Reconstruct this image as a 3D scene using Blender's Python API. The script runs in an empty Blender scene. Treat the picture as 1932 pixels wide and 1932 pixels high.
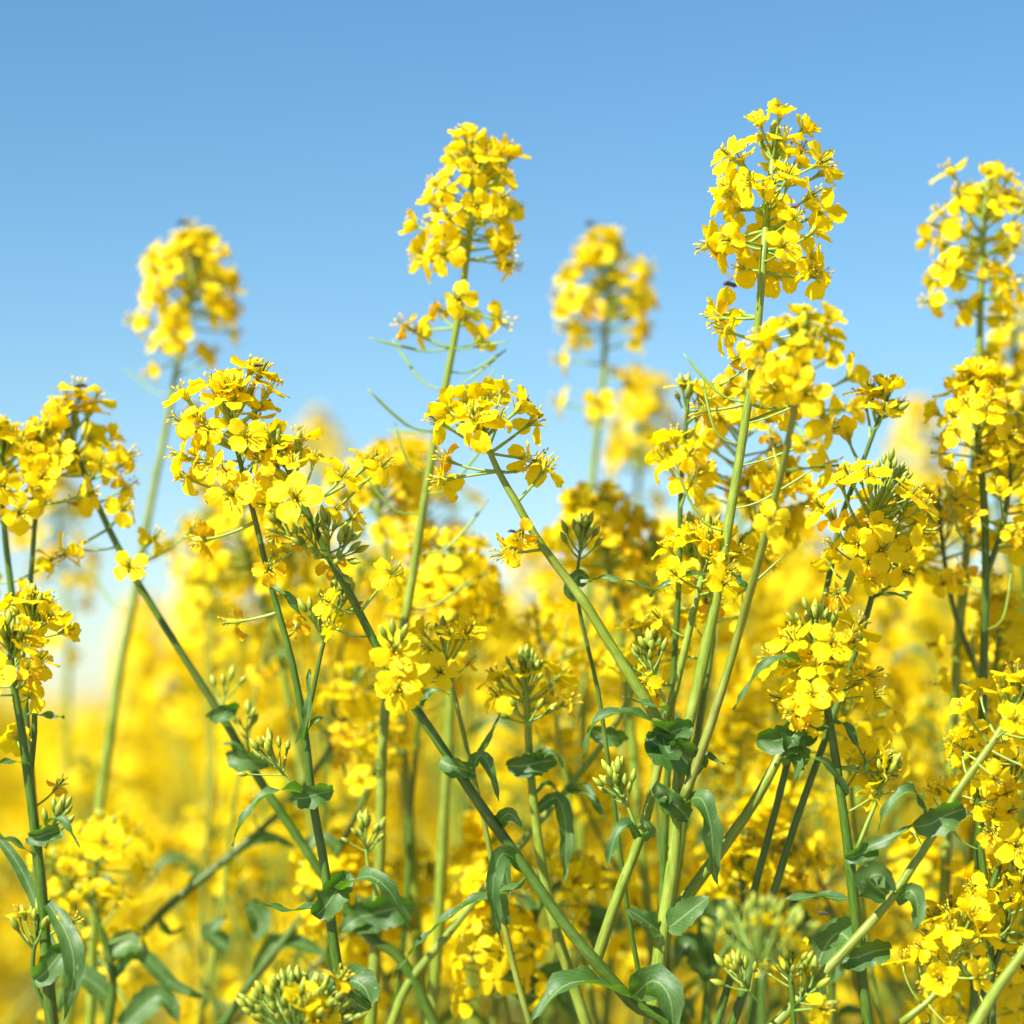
import bpy, math, random
from mathutils import Vector, Matrix, Quaternion, noise

random.seed(7)
SC = bpy.context.scene
COL = SC.collection

# ------------------------------------------------------------------ camera, sky, sun, exposure
LENS, SENS = 90.0, 36.0
CAM_Z = 1.10
PITCH = math.radians(5.13)
FOCUS = 1.05
cam_d = bpy.data.cameras.new('camera')
cam_d.lens = LENS; cam_d.sensor_width = SENS; cam_d.sensor_fit = 'HORIZONTAL'
cam_d.clip_start = 0.02; cam_d.clip_end = 3000
cam_d.dof.use_dof = True; cam_d.dof.focus_distance = FOCUS
cam_d.dof.aperture_fstop = 4.5; cam_d.dof.aperture_blades = 0
cam = bpy.data.objects.new('camera', cam_d); COL.objects.link(cam)
cam.location = (0, 0, CAM_Z)
cam.rotation_euler = (math.pi / 2 + PITCH, 0, 0)
SC.camera = cam
FW = Vector((0, math.cos(PITCH), math.sin(PITCH)))
UP = Vector((0, -math.sin(PITCH), math.cos(PITCH)))
RT = Vector((1, 0, 0))

SUN_DIR = Vector((-0.62, -0.66, 0.80)).normalized()      # towards the sun
world = bpy.data.worlds.new('World'); SC.world = world
world.use_nodes = True
wn = world.node_tree.nodes; wl = world.node_tree.links
wn.clear()
wo = wn.new('ShaderNodeOutputWorld'); bg = wn.new('ShaderNodeBackground')
sky = wn.new('ShaderNodeTexSky'); sky.sky_type = 'NISHITA'; sky.sun_disc = False
sky.sun_elevation = math.asin(SUN_DIR.z)
sky.sun_rotation = math.atan2(SUN_DIR.x, SUN_DIR.y) % (2 * math.pi)
sky.altitude = 0; sky.air_density = 1.0; sky.dust_density = 0.35; sky.ozone_density = 3.0
hs = wn.new('ShaderNodeHueSaturation'); hs.inputs['Saturation'].default_value = 1.22; hs.inputs['Hue'].default_value = 0.493
bg.inputs['Strength'].default_value = 0.069
wl.new(sky.outputs[0], hs.inputs['Color']); wl.new(hs.outputs[0], bg.inputs[0]); wl.new(bg.outputs[0], wo.inputs[0])

sun_d = bpy.data.lights.new('sun', 'SUN'); sun_d.energy = 5.0; sun_d.angle = math.radians(0.5)
sun_d.color = (1.0, 0.955, 0.88)
sun = bpy.data.objects.new('sun', sun_d); COL.objects.link(sun)
sun.rotation_euler = (-SUN_DIR).to_track_quat('-Z', 'Y').to_euler()
sun.location = (0, 0, 30)

vs = SC.view_settings
SC.display_settings.display_device = 'sRGB'
vs.view_transform = 'Standard'; vs.look = 'None'; vs.gamma = 1; vs.use_curve_mapping = False
vs.exposure = 1.12
SC.cycles.max_bounces = 8; SC.cycles.diffuse_bounces = 4; SC.cycles.transmission_bounces = 6
SC.cycles.use_denoising = True
SC.cycles.sample_clamp_indirect = 6

KPX = SENS / LENS / 1932.0
def P(x, y, D=FOCUS):
    """photo coordinate (0..1932) at a distance in metres along the view axis -> point in the field"""
    return cam.location + (FW + RT * ((x - 966) * KPX) + UP * ((966 - y) * KPX)) * D

# ------------------------------------------------------------------ materials
def mat(name):
    m = bpy.data.materials.new(name); m.use_nodes = True
    nt = m.node_tree; nt.nodes.clear()
    out = nt.nodes.new('ShaderNodeOutputMaterial')
    return m, nt, out

def ramp(nt, fac, stops):
    r = nt.nodes.new('ShaderNodeValToRGB'); e = r.color_ramp.elements
    while len(e) < len(stops): e.new(0.5)
    for i, (p, c) in enumerate(stops):
        e[i].position = p; e[i].color = (*c, 1)
    nt.links.new(fac, r.inputs[0]); return r.outputs[0]

def mixc(nt, fac, a, b, mode='MIX'):
    n = nt.nodes.new('ShaderNodeMix'); n.data_type = 'RGBA'; n.blend_type = mode
    for s, v in ((0, fac), (6, a), (7, b)):
        if hasattr(v, 'is_linked') or hasattr(v, 'links'): nt.links.new(v, n.inputs[s])
        else: n.inputs[s].default_value = v if s == 0 else (*v, 1)
    return n.outputs[2]

def tnoise(nt, scale, detail=2, vec=None, rough=0.5):
    n = nt.nodes.new('ShaderNodeTexNoise'); n.inputs['Scale'].default_value = scale
    n.inputs['Detail'].default_value = detail; n.inputs['Roughness'].default_value = rough
    if vec is not None: nt.links.new(vec, n.inputs['Vector'])
    return n.outputs['Fac']

def leafy(name, colf, rough, transl, tcol, spec=0.5, bump=None):
    """thin plant tissue: a glossy-diffuse face that lets some light through"""
    m, nt, out = mat(name)
    b = nt.nodes.new('ShaderNodeBsdfPrincipled'); b.inputs['Roughness'].default_value = rough
    b.inputs['Specular IOR Level'].default_value = spec
    c = colf(nt)
    nt.links.new(c, b.inputs['Base Color'])
    if bump:
        bn = nt.nodes.new('ShaderNodeBump'); bn.inputs['Strength'].default_value = bump[0]
        bn.inputs['Distance'].default_value = 0.0006
        nt.links.new(bump[1](nt), bn.inputs['Height']); nt.links.new(bn.outputs[0], b.inputs['Normal'])
    if transl > 0:
        t = nt.nodes.new('ShaderNodeBsdfTranslucent')
        nt.links.new(mixc(nt, 1.0, c, tcol, 'MULTIPLY'), t.inputs['Color'])
        mx = nt.nodes.new('ShaderNodeMixShader'); mx.inputs[0].default_value = transl
        nt.links.new(b.outputs[0], mx.inputs[1]); nt.links.new(t.outputs[0], mx.inputs[2])
        nt.links.new(mx.outputs[0], out.inputs[0])
    else:
        nt.links.new(b.outputs[0], out.inputs[0])
    return m

def uvxy(nt):
    u = nt.nodes.new('ShaderNodeUVMap'); s = nt.nodes.new('ShaderNodeSeparateXYZ')
    nt.links.new(u.outputs[0], s.inputs[0]); return u.outputs[0], s.outputs[0], s.outputs[1]

def mth(nt, op, a, b=0.0, c=0.0, clamp=False):
    n = nt.nodes.new('ShaderNodeMath'); n.operation = op; n.use_clamp = clamp
    for i, v in enumerate((a, b, c)):
        if hasattr(v, 'links'): nt.links.new(v, n.inputs[i])
        else: n.inputs[i].default_value = v
    return n.outputs[0]

def orand(nt):
    return nt.nodes.new('ShaderNodeObjectInfo').outputs['Random']

def pos(nt):
    return nt.nodes.new('ShaderNodeNewGeometry').outputs['Position']

def petal_col(nt):
    uv, x, y = uvxy(nt)
    # fine veins fanning from the claw, deeper yellow towards it
    v = nt.nodes.new('ShaderNodeTexWave'); v.wave_type = 'BANDS'; v.bands_direction = 'X'
    v.inputs['Scale'].default_value = 4.5; v.inputs['Distortion'].default_value = 2.0
    nt.links.new(uv, v.inputs['Vector'])
    base = ramp(nt, y, [(0.0, (0.90, 0.70, 0.004)), (0.35, (0.95, 0.765, 0.004)), (1.0, (0.97, 0.81, 0.010))])
    c = mixc(nt, mth(nt, 'MULTIPLY', v.outputs['Fac'], 0.3), base, (0.88, 0.60, 0.003))
    n = tnoise(nt, 160, 2, pos(nt))
    c = mixc(nt, mth(nt, 'MULTIPLY', n, 0.2), c, (0.92, 0.72, 0.006))
    r = orand(nt)
    return mixc(nt, mth(nt, 'MULTIPLY', r, 0.25), c, (0.94, 0.72, 0.004))
PETAL = leafy('petal_yellow', petal_col, 0.55, 0.56, (1.0, 1.0, 0.5), 0.25,
              (0.6, lambda nt: tnoise(nt, 650, 3, pos(nt))))
def oldpetal_col(nt):
    n = tnoise(nt, 260, 3, pos(nt))
    return ramp(nt, n, [(0.3, (0.93, 0.64, 0.005)), (0.7, (0.82, 0.48, 0.008))])
OLDPETAL = leafy('petal_fading', oldpetal_col, 0.6, 0.35, (1, 0.85, 0.5), 0.2)
def sepal_col(nt):
    uv, x, y = uvxy(nt)
    return ramp(nt, y, [(0.0, (0.42, 0.46, 0.03)), (1.0, (0.74, 0.62, 0.02))])
SEPAL = leafy('sepal_yellow_green', sepal_col, 0.5, 0.25, (1, 1, 0.4))
def anther_col(nt):
    return ramp(nt, tnoise(nt, 700, 1, pos(nt)), [(0.35, (0.78, 0.42, 0.02)), (0.65, (0.90, 0.62, 0.03))])
ANTHER = leafy('anther_pollen', anther_col, 0.8, 0.0, (1, 1, 1), 0.1)
def bud_col(nt):
    uv, x, y = uvxy(nt)
    c = ramp(nt, y, [(0.0, (0.16, 0.24, 0.02)), (0.55, (0.28, 0.36, 0.025)), (1.0, (0.56, 0.54, 0.04))])
    return mixc(nt, mth(nt, 'MULTIPLY', orand(nt), 0.5), c, (0.14, 0.20, 0.02))
BUD = leafy('bud_green', bud_col, 0.45, 0.12, (1, 1, 0.5))

def stem_col_f(dark, light, red):
    def f(nt):
        uv, x, y = uvxy(nt)
        mp = nt.nodes.new('ShaderNodeMapping'); nt.links.new(uv, mp.inputs[0])
        mp.inputs['Scale'].default_value = (14, 1.3, 1)
        streak = tnoise(nt, 3, 3, mp.outputs[0])
        c = ramp(nt, streak, [(0.35, dark), (0.62, light)])
        blot = tnoise(nt, 55, 3, pos(nt), 0.6)
        c = mixc(nt, mth(nt, 'MULTIPLY', ramp(nt, blot, [(0.5, (0, 0, 0)), (0.72, (1, 1, 1))]), 0.5), c,
                 tuple(min(1, v * 1.35 + 0.03) for v in light))
        rn = tnoise(nt, 22, 2, pos(nt))
        return mixc(nt, mth(nt, 'MULTIPLY', ramp(nt, rn, [(0.52, (0, 0, 0)), (0.7, (1, 1, 1))]), red), c, (0.20, 0.09, 0.05))
    return f
sb = (0.25, lambda nt: tnoise(nt, 500, 3, pos(nt)))
STEM = leafy('stem_green', stem_col_f((0.09, 0.165, 0.007), (0.235, 0.30, 0.030), 0.12), 0.42, 0.0, (1, 1, 1), 0.45, sb)
STEM_D = leafy('stem_deep_green', stem_col_f((0.022, 0.070, 0.002), (0.070, 0.145, 0.007), 0.1), 0.42, 0.0, (1, 1, 1), 0.5, sb)
STEM_R = leafy('stem_reddish', stem_col_f((0.10, 0.15, 0.012), (0.21, 0.25, 0.03), 0.4), 0.45, 0.0, (1, 1, 1), 0.4, sb)
PED = leafy('pedicel_green', stem_col_f((0.14, 0.26, 0.03), (0.26, 0.37, 0.06), 0.1), 0.45, 0.0, (1, 1, 1), 0.4)

def leaf_col(nt):
    uv, x, y = uvxy(nt)
    ax = mth(nt, 'ABSOLUTE', mth(nt, 'SUBTRACT', x, 0.5))
    rib = ramp(nt, ax, [(0.0, (1, 1, 1)), (0.02, (0.6, 0.6, 0.6)), (0.05, (0, 0, 0))])
    # side veins run obliquely from the rib
    vv = mth(nt, 'SUBTRACT', mth(nt, 'MULTIPLY', y, 11.0), mth(nt, 'MULTIPLY', ax, 7.0))
    fr = mth(nt, 'ABSOLUTE', mth(nt, 'SUBTRACT', mth(nt, 'FRACT', vv), 0.5))
    vein = ramp(nt, fr, [(0.0, (1, 1, 1)), (0.09, (0, 0, 0))])
    n = tnoise(nt, 60, 3, pos(nt), 0.6)
    c = ramp(nt, n, [(0.3, (0.034, 0.100, 0.010)), (0.7, (0.090, 0.175, 0.042))])
    c = mixc(nt, mth(nt, 'MULTIPLY', vein, 0.30), c, (0.22, 0.33, 0.18))
    c = mixc(nt, mth(nt, 'MULTIPLY', rib, 0.6), c, (0.32, 0.42, 0.2))
    # insect nicks and pale specks
    sp = tnoise(nt, 420, 1, pos(nt))
    c = mixc(nt, mth(nt, 'MULTIPLY', ramp(nt, sp, [(0.70, (0, 0, 0)), (0.76, (1, 1, 1))]), 0.5), c, (0.30, 0.34, 0.20))
    return c
LEAF = leafy('leaf_waxy_green', leaf_col, 0.52, 0.32, (2.1, 2.6, 0.1), 0.55,
             (0.5, lambda nt: tnoise(nt, 260, 4, pos(nt), 0.6)))
def fleaf_col(nt):
    return ramp(nt, tnoise(nt, 9, 3, pos(nt)), [(0.3, (0.05, 0.14, 0.03)), (0.7, (0.13, 0.25, 0.06))])
FLEAF = leafy('leaf_far', fleaf_col, 0.5, 0.25, (1.6, 1.6, 0.3), 0.5)
MATS = [STEM, PETAL, SEPAL, ANTHER, BUD, LEAF, OLDPETAL, PED, STEM_D, STEM_R, FLEAF]
M_STEM, M_PETAL, M_SEPAL, M_ANTHER, M_BUD, M_LEAF, M_OLD, M_PED, M_STEMD, M_STEMR, M_FLEAF = range(11)

# ------------------------------------------------------------------ mesh builder
class MB:
    def __init__(s): s.v = []; s.f = []; s.m = []; s.uv = []
    def grid(s, rows, mi, closed=False, cap=False):
        """rows: list of rows of (Vector, u, v)"""
        b = len(s.v); n = len(rows[0]); us = []
        for r in rows:
            for p, u, v in r: s.v.append(p[:]); us.append((u, v))
        for i in range(len(rows) - 1):
            for j in range(n if closed else n - 1):
                k = (j + 1) % n
                q = (i * n + j, i * n + k, (i + 1) * n + k, (i + 1) * n + j)
                s.f.append(tuple(b + a for a in q)); s.m.append(mi)
                uvs = [us[a] for a in q]
                if closed and k == 0: uvs = [uvs[0], (1.0, uvs[1][1]), (1.0, uvs[2][1]), uvs[3]]
                s.uv.append(uvs)
        if cap:
            for i in (0, len(rows) - 1):
                idx = [i * n + j for j in range(n)]
                if i == 0: idx.reverse()
                s.f.append(tuple(b + a for a in idx)); s.m.append(mi); s.uv.append([us[a] for a in idx])
    def add(s, o, M=None):
        b = len(s.v)
        s.v += [((M @ Vector(p))[:] if M is not None else p) for p in o.v]
        s.f += [tuple(a + b for a in f) for f in o.f]; s.m += o.m; s.uv += o.uv
    def mesh(s, name, smooth=True):
        me = bpy.data.meshes.new(name)
        me.from_pydata(s.v, [], s.f)
        used = sorted(set(s.m)); mp = {k: i for i, k in enumerate(used)}
        for k in used: me.materials.append(MATS[k])
        me.polygons.foreach_set('material_index', [mp[k] for k in s.m])
        uvl = me.uv_layers.new(name='UVMap')
        flat = [c for f in s.uv for p in f for c in p]
        uvl.data.foreach_set('uv', flat)
        if smooth: me.polygons.foreach_set('use_smooth', [True] * len(s.f))
        me.update(); return me

def catmull(pts, step):
    """pts: list of (Vector, radius); returns resampled list"""
    if len(pts) == 2:
        a, b = pts; n = max(2, int((b[0] - a[0]).length / step))
        return [(a[0].lerp(b[0], i / n), a[1] + (b[1] - a[1]) * i / n) for i in range(n + 1)]
    out = []
    for i in range(len(pts) - 1):
        p0 = pts[max(0, i - 1)]; p1 = pts[i]; p2 = pts[i + 1]; p3 = pts[min(len(pts) - 1, i + 2)]
        n = max(2, int((p2[0] - p1[0]).length / step))
        for k in range(n):
            t = k / n; t2 = t * t; t3 = t2 * t
            q = 0.5 * (2 * p1[0] + (p2[0] - p0[0]) * t + (2 * p0[0] - 5 * p1[0] + 4 * p2[0] - p3[0]) * t2
                       + (3 * p1[0] - p0[0] - 3 * p2[0] + p3[0]) * t3)
            out.append((q, p1[1] + (p2[1] - p1[1]) * t))
    out.append(pts[-1]); return out

def natural(pr, seed, amp=0.0011):
    """small wanderings of a grown stem and slight swellings where leaves and branches leave it"""
    out = []; L = 0
    for i, (p, r_) in enumerate(pr):
        if i: L += (p - pr[i - 1][0]).length
        w = noise.noise_vector((L * 17, seed * 3.7, 0)) * amp * min(1, L * 30)
        out.append((p + w, r_ * (1 + 0.14 * max(0, noise.noise((L * 45, seed * 1.3, 7)) - .15) * 2)))
    return out

def tube(mb, pr, sides, mi, ridge=0.0, cap=True):
    """pr: list of (Vector, radius)"""
    n = len(pr); t0 = (pr[1][0] - pr[0][0]).normalized()
    a = t0.orthogonal().normalized(); rows = []; L = 0
    for i, (p, r) in enumerate(pr):
        t = (pr[min(n - 1, i + 1)][0] - pr[max(0, i - 1)][0])
        t = t.normalized() if t.length > 1e-9 else t0
        a = (a - t * a.dot(t)).normalized(); b = t.cross(a)
        if i: L += (p - pr[i - 1][0]).length
        row = []
        for j in range(sides):
            th = 2 * math.pi * j / sides
            rr = r * (1 + (ridge if j % 2 else -ridge))
            row.append((p + (a * math.cos(th) + b * math.sin(th)) * rr, j / sides, L * 30))
        rows.append(row)
    mb.grid(rows, mi, closed=True, cap=cap)

def ellipsoid(mb, c, ax, L, R, mi, rings=5, sides=6, sharp=0.0):
    """spindle along ax from c"""
    ax = ax.normalized(); a = ax.orthogonal().normalized(); b = ax.cross(a); rows = []
    for i in range(rings + 1):
        t = i / rings; r = R * math.sin(math.pi * min(0.97, max(0.03, t))) ** 0.75 * (1 - sharp * (t - 0.4))
        rows.append([(c + ax * (L * t) + (a * math.cos(2 * math.pi * j / sides) + b * math.sin(2 * math.pi * j / sides)) * r,
                      j / sides, t) for j in range(sides)])
    mb.grid(rows, mi, closed=True, cap=True)

def rot_to(d, upx=Vector((0, 0, 1))):
    """matrix whose +Z is d and whose +X leans to upx"""
    z = d.normalized(); x = upx - z * upx.dot(z)
    if x.length < 1e-3: x = z.orthogonal()
    x.normalize(); y = z.cross(x)
    return Matrix((x, y, z)).transposed().to_4x4()

# ------------------------------------------------------------------ flower pieces (metres; z = flower axis, x = outwards)
R = random.Random(11)
def petal_mb(rng, openness, nu=5, nv=5, mi=M_PETAL, shrink=1.0):
    L = 0.0112 * rng.uniform(0.92, 1.1) * shrink; W = 0.0041 * rng.uniform(0.9, 1.15) * shrink
    curl = rng.uniform(-0.25, 0.75); cup = rng.uniform(-0.25, 0.22); tw = rng.uniform(-0.35, 0.35); ph = rng.uniform(0, 9)
    p = Vector((0.0006, 0, 0)); th = 0.12; rows = []
    TT = (0, .22, .45, .68, .89, 1.0) if nv == 5 else [i / nv for i in range(nv + 1)]
    for i in range(nv + 1):
        t = TT[i]
        s = max(0.0, (t - 0.22) / 0.78)
        k = min(1, max(0, (t - 0.12) / 0.34)); th = 0.12 + (openness - 0.12) * k * k * (3 - 2 * k) + curl * max(0, t - 0.5) * 1.5
        if i: p = p + Vector((math.sin(th), 0, math.cos(th))) * (L * (t - TT[i - 1]))
        nrm = Vector((-math.cos(th), 0, math.sin(th)))
        if s <= 0: w = W * 0.16
        else:
            c = 0.60; q = (s - c) / (0.72 if s < c else 0.425)
            w = W * max(0.2 if s < 0.5 else 0.42, math.sqrt(max(0, 1 - q * q)))
        row = []
        for j in range(nu + 1):
            v = 2 * j / nu - 1
            wr = (0.0005 * math.sin(ph + v * 4 + t * 5) + 0.00032 * math.sin(ph * 2 + v * 9 - t * 7)) * s
            tipx = -0.0011 * (v * v) * (1 if t > 0.95 else 0) + (-0.0006 if (t > 0.95 and abs(v) < 0.1) else 0)
            off = nrm * (cup * w * v * v * 1.6 + wr + tw * w * v * s)
            row.append((p + Vector((0, v * w, 0)) + off + Vector((math.sin(th), 0, math.cos(th))) * tipx, j / nu, t))
        rows.append(row)
    mb = MB(); mb.grid(rows, mi); return mb

def stamens_mb(rng, fade=False):
    mb = MB()
    for k in range(6):
        a = k * math.pi / 3 + rng.uniform(-.2, .2); lean = rng.uniform(0.18, 0.5) * (1.3 if k % 3 == 0 else 1)
        h = rng.uniform(0.0062, 0.0082) * (0.8 if k % 3 == 0 else 1)
        d = Vector((math.cos(a) * math.sin(lean), math.sin(a) * math.sin(lean), math.cos(lean)))
        tube(mb, [(Vector((math.cos(a) * .0008, math.sin(a) * .0008, 0)), 0.00022), (d * h, 0.00018)], 3, M_SEPAL, cap=False)
        ad = (d + Vector((math.cos(a), math.sin(a), 0)) * rng.uniform(0, 0.8)).normalized()
        ellipsoid(mb, d * h - ad * 0.0008, ad, 0.0021, 0.00048, M_ANTHER, 3, 4)
    tube(mb, [(Vector((0, 0, 0)), 0.0005), (Vector((0, 0, .006)), 0.0005), (Vector((0, 0, .0072)), 0.0007)], 4, M_BUD)
    return mb

def sepals_mb(rng):
    mb = MB()
    for k in range(4):
        a = math.pi / 4 + k * math.pi / 2; sp = rng.uniform(0.35, 0.95)
        M = Matrix.Rotation(a, 4, 'Z'); rows = []
        for i in range(4):
            t = i / 3; w = 0.0009 * (0.7, 1.0, 0.9, 0.25)[i]
            x = 0.0007 + math.sin(sp) * 0.0052 * t; z = math.cos(sp) * 0.0052 * t - 0.0004
            rows.append([(M @ Vector((x, w * s, z + (0.0004 if s else 0))), (s + 1) / 2, t) for s in (-1, 0, 1)])
        mb.grid(rows, M_SEPAL)
    return mb

def pedicel_pts(L, bend):
    pts = []; p = Vector((0, 0, 0)); n = 5
    for i in range(n + 1):
        t = i / n; a = bend * (t - 0.15) * 1.1
        if i: p = p + Vector((math.sin(a), 0, math.cos(a))) * (L / n)
        pts.append((p.copy(), 0.00062 * (1.25 - 0.45 * t) + (0.0005 if i == n else 0)))
    a = bend * 0.95
    return pts, Matrix.Translation(p) @ Matrix.Rotation(a, 4, 'Y')

PETS = {}     # petal meshes by openness class
for cl, (a, b) in {'open': (1.25, 1.7), 'half': (0.6, 1.05), 'droop': (1.8, 2.5)}.items():
    PETS[cl] = [petal_mb(R, R.uniform(a, b)) for _ in range(6)]
PETM = {cl: [m.mesh('petal') for m in l] for cl, l in PETS.items()}
PETLO = {cl: [petal_mb(R, R.uniform(*ab), 2, 3) for _ in range(6)] for cl, ab in
         {'open': (1.2, 1.7), 'half': (0.6, 1.05), 'droop': (1.8, 2.5)}.items()}
OLDM = [petal_mb(R, R.uniform(1.2, 2.6), 4, 5, M_OLD, 0.8) for _ in range(4)]
OLDMM = [m.mesh('petal') for m in OLDM]
LENS_MM = (7, 11, 16, 22, 28, 36)
FLOW = {}     # (class, length) -> list of dicts
for cl in ('open', 'half', 'droop', 'old'):
    for L in LENS_MM:
        FLOW[cl, L] = []
        for k in range(4):
            bend = R.uniform(0.15, 0.75) if cl != 'droop' else R.uniform(-0.2, 0.3)
            pts, T = pedicel_pts(L / 1000, bend)
            T = T @ Matrix.Rotation(R.uniform(0, math.pi), 4, 'Z')
            core = MB(); tube(core, pts, 5, M_PED)
            core.add(sepals_mb(R), T); core.add(stamens_mb(R), T)
            pets = []
            nump = 4 if cl != 'old' else R.choice((2, 3, 4))
            for q in range(nump):
                A = T @ Matrix.Rotation(q * math.pi / 2 + R.uniform(-.16, .16), 4, 'Z') @ Matrix.Rotation(R.uniform(-.12, .12), 4, 'X')
                lib, libm = (OLDM, OLDMM) if cl == 'old' else (PETS[cl], PETM[cl])
                idx = R.randrange(len(lib)); pets.append((libm[idx], A, lib[idx]))
            full = MB(); full.add(core)
            for _, A, m in pets: full.add(m, A)
            lo = MB()
            tube(lo, [pts[0], pts[3], pts[5]], 3, M_PED, cap=False)
            lc = cl if cl != 'old' else 'droop'
            for q in range(4):
                A = T @ Matrix.Rotation(q * math.pi / 2 + R.uniform(-.2, .2), 4, 'Z')
                lo.add(R.choice(PETLO[lc]), A)
            FLOW[cl, L].append(dict(core=core.mesh('flower'), pets=pets, full=full.mesh('flower'), lo=lo, tip=T.translation.copy()))

BUDS = {}
for L in (3, 6, 10, 15):
    BUDS[L] = []
    for k in range(4):
        pts, T = pedicel_pts(L / 1000, R.uniform(0, 0.5)); mb = MB()
        tube(mb, [(p, r * 0.75) for p, r in pts[::2] + [pts[-1]]][:4], 4, M_PED, cap=False)
        b = MB(); Lb = R.uniform(0.0048, 0.0072); ellipsoid(b, Vector((0, 0, -0.0003)), Vector((0, 0, 1)), Lb, Lb * 0.225, M_BUD, 5, 6, 0.25)
        mb.add(b, T); BUDS[L].append((mb.mesh('bud'), mb))

def pod_mb(L, curve, rng):
    """seed pod on its stalk: starts at the origin along +Z and curves to +X"""
    mb = MB(); pts = []; p = Vector((0, 0, 0)); n = 10; tot = 0.016 + L; rng_y = rng.uniform(0, 3)
    for i in range(n + 1):
        t = i / n; k_ = min(1, max(0, (t - .12) / .42)); a = curve * k_ * k_ * (3 - 2 * k_) + .25 * curve * t
        if i: p = p + Vector((math.sin(a), 0.12 * math.sin(3 * t + rng_y), math.cos(a))) * (tot / n)
        s = t * tot
        r = 0.0005 if s < 0.015 else (0.00072 if s < tot - 0.007 else 0.00035)
        pts.append((p.copy(), r))
    pts[-1] = (pts[-1][0], 0.0004)
    tube(mb, pts, 6, M_PED); return mb
PODS = [pod_mb(R.uniform(0.018, 0.04), c, R) for c in (0.15, 0.35, 0.6, 0.8, 1.0, 0.5)]
PODM = [m.mesh('seed_pod') for m in PODS]

# ------------------------------------------------------------------ object helpers
def link(name, data, parent=None, M=None):
    o = bpy.data.objects.new(name, data)
    if parent is not None: o.parent = parent
    if M is not None: o.matrix_basis = M
    COL.objects.link(o); return o
def tag(o, label=None, cat=None, group=None, kind=None):
    if label: o['label'] = label
    if cat: o['category'] = cat
    if group: o['group'] = group
    if kind: o['kind'] = kind
    return o

class Plant:
    """an Empty at the foot of the plant; all its parts are its children"""
    def __init__(s, base, label, sharp=True, group='rapeseed plants in flower', seed=0, tier='hero'):
        s.base = base; s.o = link('rapeseed_plant', None); s.o.location = base
        tag(s.o, label, 'plant', group); s.sharp = sharp; s.rng = random.Random(seed * 77 + 5)
        s.inv = Matrix.Translation(-base)
    def mesh(s, name, mb): return link(name, mb.mesh(name), s.o, s.inv.copy())
    def flower(s, a, tip=None, d=None, L=None, cl='open', size=1.0):
        """from attach point a to tip"""
        r = s.rng
        if tip is not None: d = tip - a; L = d.length
        Lm = min(LENS_MM, key=lambda q: abs(q - L * 1000)); v = r.choice(FLOW[cl, Lm])
        sc = min(1.15, max(0.85, L * 1000 / Lm)) * size if tip is None else max(0.72, min(1.08, L / v['tip'].length))
        z = rot_to(d, Vector((r.uniform(-.35, .35), r.uniform(-.35, .35), 1)))
        if tip is not None:      # turn the mesh so that its tip lands on the target
            q = v['tip'].rotation_difference(Vector((0, 0, 1))).to_matrix().to_4x4(); z = z @ q
        M = s.inv @ Matrix.Translation(a) @ z @ Matrix.Diagonal((sc, sc, sc, 1))
        if s.sharp:
            f = link('flower', v['core'], s.o, M)
            for me, A, _ in v['pets']: link('petal', me, f, A)
        else: link('flower', v['full'], s.o, M)
    def bud(s, a, d, L, size=1.0):
        Lm = min(BUDS, key=lambda q: abs(q - L * 1000))
        M = s.inv @ Matrix.Translation(a) @ rot_to(d, Vector((0, 0, 1))) @ Matrix.Diagonal((size, size, size, 1))
        link('bud', s.rng.choice(BUDS[Lm])[0], s.o, M)
    def pod(s, a, d, size=1.0, k=None, up=Vector((0, 0, 1))):
        k = s.rng.randrange(len(PODM)) if k is None else k
        link('seed_pod', PODM[k], s.o, s.inv @ Matrix.Translation(a) @ rot_to(d, up) @ Matrix.Diagonal((size, size, size, 1)))

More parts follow.
